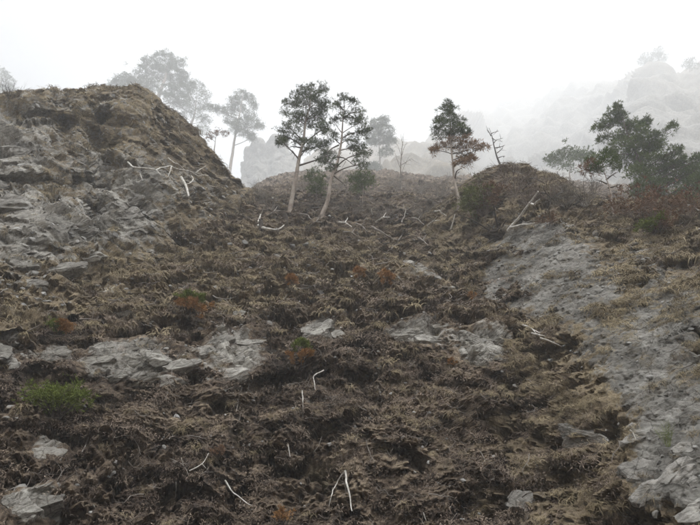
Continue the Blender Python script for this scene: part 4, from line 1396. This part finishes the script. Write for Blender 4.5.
shrub('low_bush', 'small bush with green top and rusty base on the right spur', 658, 229, 24, 10, 22, M_GREEN, M_RUST, 420, seed=8, spray=0.1, leaf_lo=0.1)
shrub('bare_shrub', 'leafless shrub on the skyline at the left edge of the bluff', 10, 96, 26, 12, 26, None, seed=9, thick=0.8)
shrub('heath_shrub', 'grey brown heath shrub right of the bent pine foot', 352, 213, 44, 16, 40, None, stem_mat=M_DEADWOOD, seed=10, thick=0.9, group='heath under the pines')
shrub('heath_shrub', 'grey brown heath shrub below the faint round crowned pine', 384, 217, 44, 14, 40, None, stem_mat=M_DEADWOOD, seed=11, thick=0.9, group='heath under the pines')
shrub('heath_shrub', 'grey brown heath shrub at the foot of the bare tree', 424, 214, 44, 18, 40, None, stem_mat=M_DEADWOOD, seed=12, thick=0.9, group='heath under the pines')
shrub('heath_shrub', 'grey brown heath shrub left of the paler pine trunk', 270, 207, 40, 16, 40, None, stem_mat=M_DEADWOOD, seed=13, thick=0.9, group='heath under the pines')
for k, (a, b, w_, h_, lab) in enumerate([(262, 196, 26, 14, 'left of both tall pines'), (303, 190, 24, 13, 'just right of the pale pine trunk'), (340, 189, 26, 12, 'behind the bent pine'),
                                         (398, 188, 26, 14, 'behind the faint leafless tree'), (420, 191, 30, 13, 'midway to the browned pine'), (440, 196, 24, 14, 'left of the browned pine')]):
    shrub('heath_shrub', 'pale leafless scrub on the misty skyline ' + lab, a, b, w_, h_, 34, None, stem_mat=M_DEADWOOD, seed=50 + k, thick=0.9, group='scrub on the skyline')
shrub('heath_shrub', 'purplish twigs below the left slab outcrop', 108, 404, 44, 16, 40, None, stem_mat=M_DARKWOOD, seed=14, thick=0.5)
shrub('russet_sprig', 'small rust coloured tuft by the fallen white tree', 548, 224, 16, 7, 16, M_RUST, None, 200, seed=15, spray=0.08, leaf_lo=0.0)
# saplings scattered over the open slope
shrub('conifer_sapling', 'bright green low conifer bush on the lower left slope', 58, 413, 46, 22, 40, M_GREEN, None, 1500, seed=20, spray=0.07, blade=0.007, cat='sapling', leaf_lo=0.05)
shrub('conifer_sapling', 'sapling with thin dark stem, green tip and orange lower needles', 301, 362, 22, 20, 16, M_GREEN, M_ORANGE, 700, seed=21, cone=True, spray=0.06, blade=0.006, cat='sapling')
shrub('conifer_sapling', 'pale orange and green sapling above the broad slab outcrop', 190, 314, 28, 20, 24, M_GREEN, M_ORANGE, 800, seed=22, cone=True, spray=0.08, blade=0.008, cat='sapling')
shrub('larch_seedling', 'tallest orange seedling on the upper middle slope', 387, 283, 13, 12, 16, M_ORANGE, None, 520, seed=23, cone=True, spray=0.1, blade=0.009, cat='sapling', group='orange seedlings')
shrub('larch_seedling', 'small orange seedling left of the tallest one', 359, 276, 11, 8, 14, M_ORANGE, None, 420, seed=24, cone=True, spray=0.09, blade=0.009, cat='sapling', group='orange seedlings')
shrub('larch_seedling', 'leftmost pale orange seedling on the upper middle slope', 291, 283, 12, 7, 14, M_ORANGE, None, 420, seed=25, cone=True, spray=0.09, blade=0.009, cat='sapling', group='orange seedlings')
shrub('larch_seedling', 'tiny orange seedling in the gully under the spur', 474, 298, 8, 7, 10, M_ORANGE, None, 120, seed=26, cone=True, spray=0.06, blade=0.007, cat='sapling', group='orange seedlings')
shrub('conifer_sapling', 'tiny green and orange sapling at the left of the slope', 60, 331, 16, 8, 18, M_GREEN, M_ORANGE, 600, seed=27, spray=0.06, blade=0.006, cat='sapling', leaf_lo=0.0)
shrub('larch_seedling', 'orange tuft by the right pale slabs', 452, 366, 8, 7, 10, M_ORANGE, None, 100, seed=28, cone=True, spray=0.05, blade=0.005, cat='sapling', group='orange seedlings')
shrub('larch_seedling', 'orange brown tuft in the litter on the lower left', 217, 458, 12, 9, 14, M_RUST, None, 160, seed=29, spray=0.05, blade=0.005, cat='sapling', group='orange seedlings')
shrub('larch_seedling', 'orange tuft at the bottom edge left of the forked branch', 284, 523, 14, 9, 14, M_ORANGE, None, 200, seed=30, spray=0.05, blade=0.005, cat='sapling', group='orange seedlings')
shrub('green_tuft', 'green grass tuft on the dark rock blocks', 667, 440, 18, 14, 40, None, stem_mat=M_GREEN, seed=31, thick=0.35, cat='grass tuft')

# ------------------------------------------------------------------ the mist
top = float(max(aP[:, 2].max(), 0)) + 25
lo, hi = aP.min(0), aP.max(0)
x0, x1, y0, y1, z0, z1 = min(lo[0], -300) - 20, max(hi[0], 300) + 20, -320, hi[1] + 40, min(lo[2], -1.75) - 1.0, top
V = [(x, y, z) for z in (z0, z1) for y in (y0, y1) for x in (x0, x1)]
F = [(0, 2, 3, 1), (4, 5, 7, 6), (0, 1, 5, 4), (2, 6, 7, 3), (0, 4, 6, 2), (1, 3, 7, 5)]
me = np_mesh('haze', V, F, False)
hm = bpy.data.materials.new('mist')
hm.use_nodes = True
hn = hm.node_tree
for n in list(hn.nodes):
    hn.nodes.remove(n)
ho = hn.nodes.new('ShaderNodeOutputMaterial')
pv = hn.nodes.new('ShaderNodeVolumePrincipled')
pv.inputs['Color'].default_value = (0.965, 0.982, 1.0, 1)
pv.inputs['Density'].default_value = HAZE_DENSITY
pv.inputs['Anisotropy'].default_value = 0.2
hn.links.new(pv.outputs['Volume'], ho.inputs['Volume'])
me.materials.append(hm)
tag(new_obj('haze', me), 'pale even mist filling the air over the slopes', 'mist', kind='stuff')
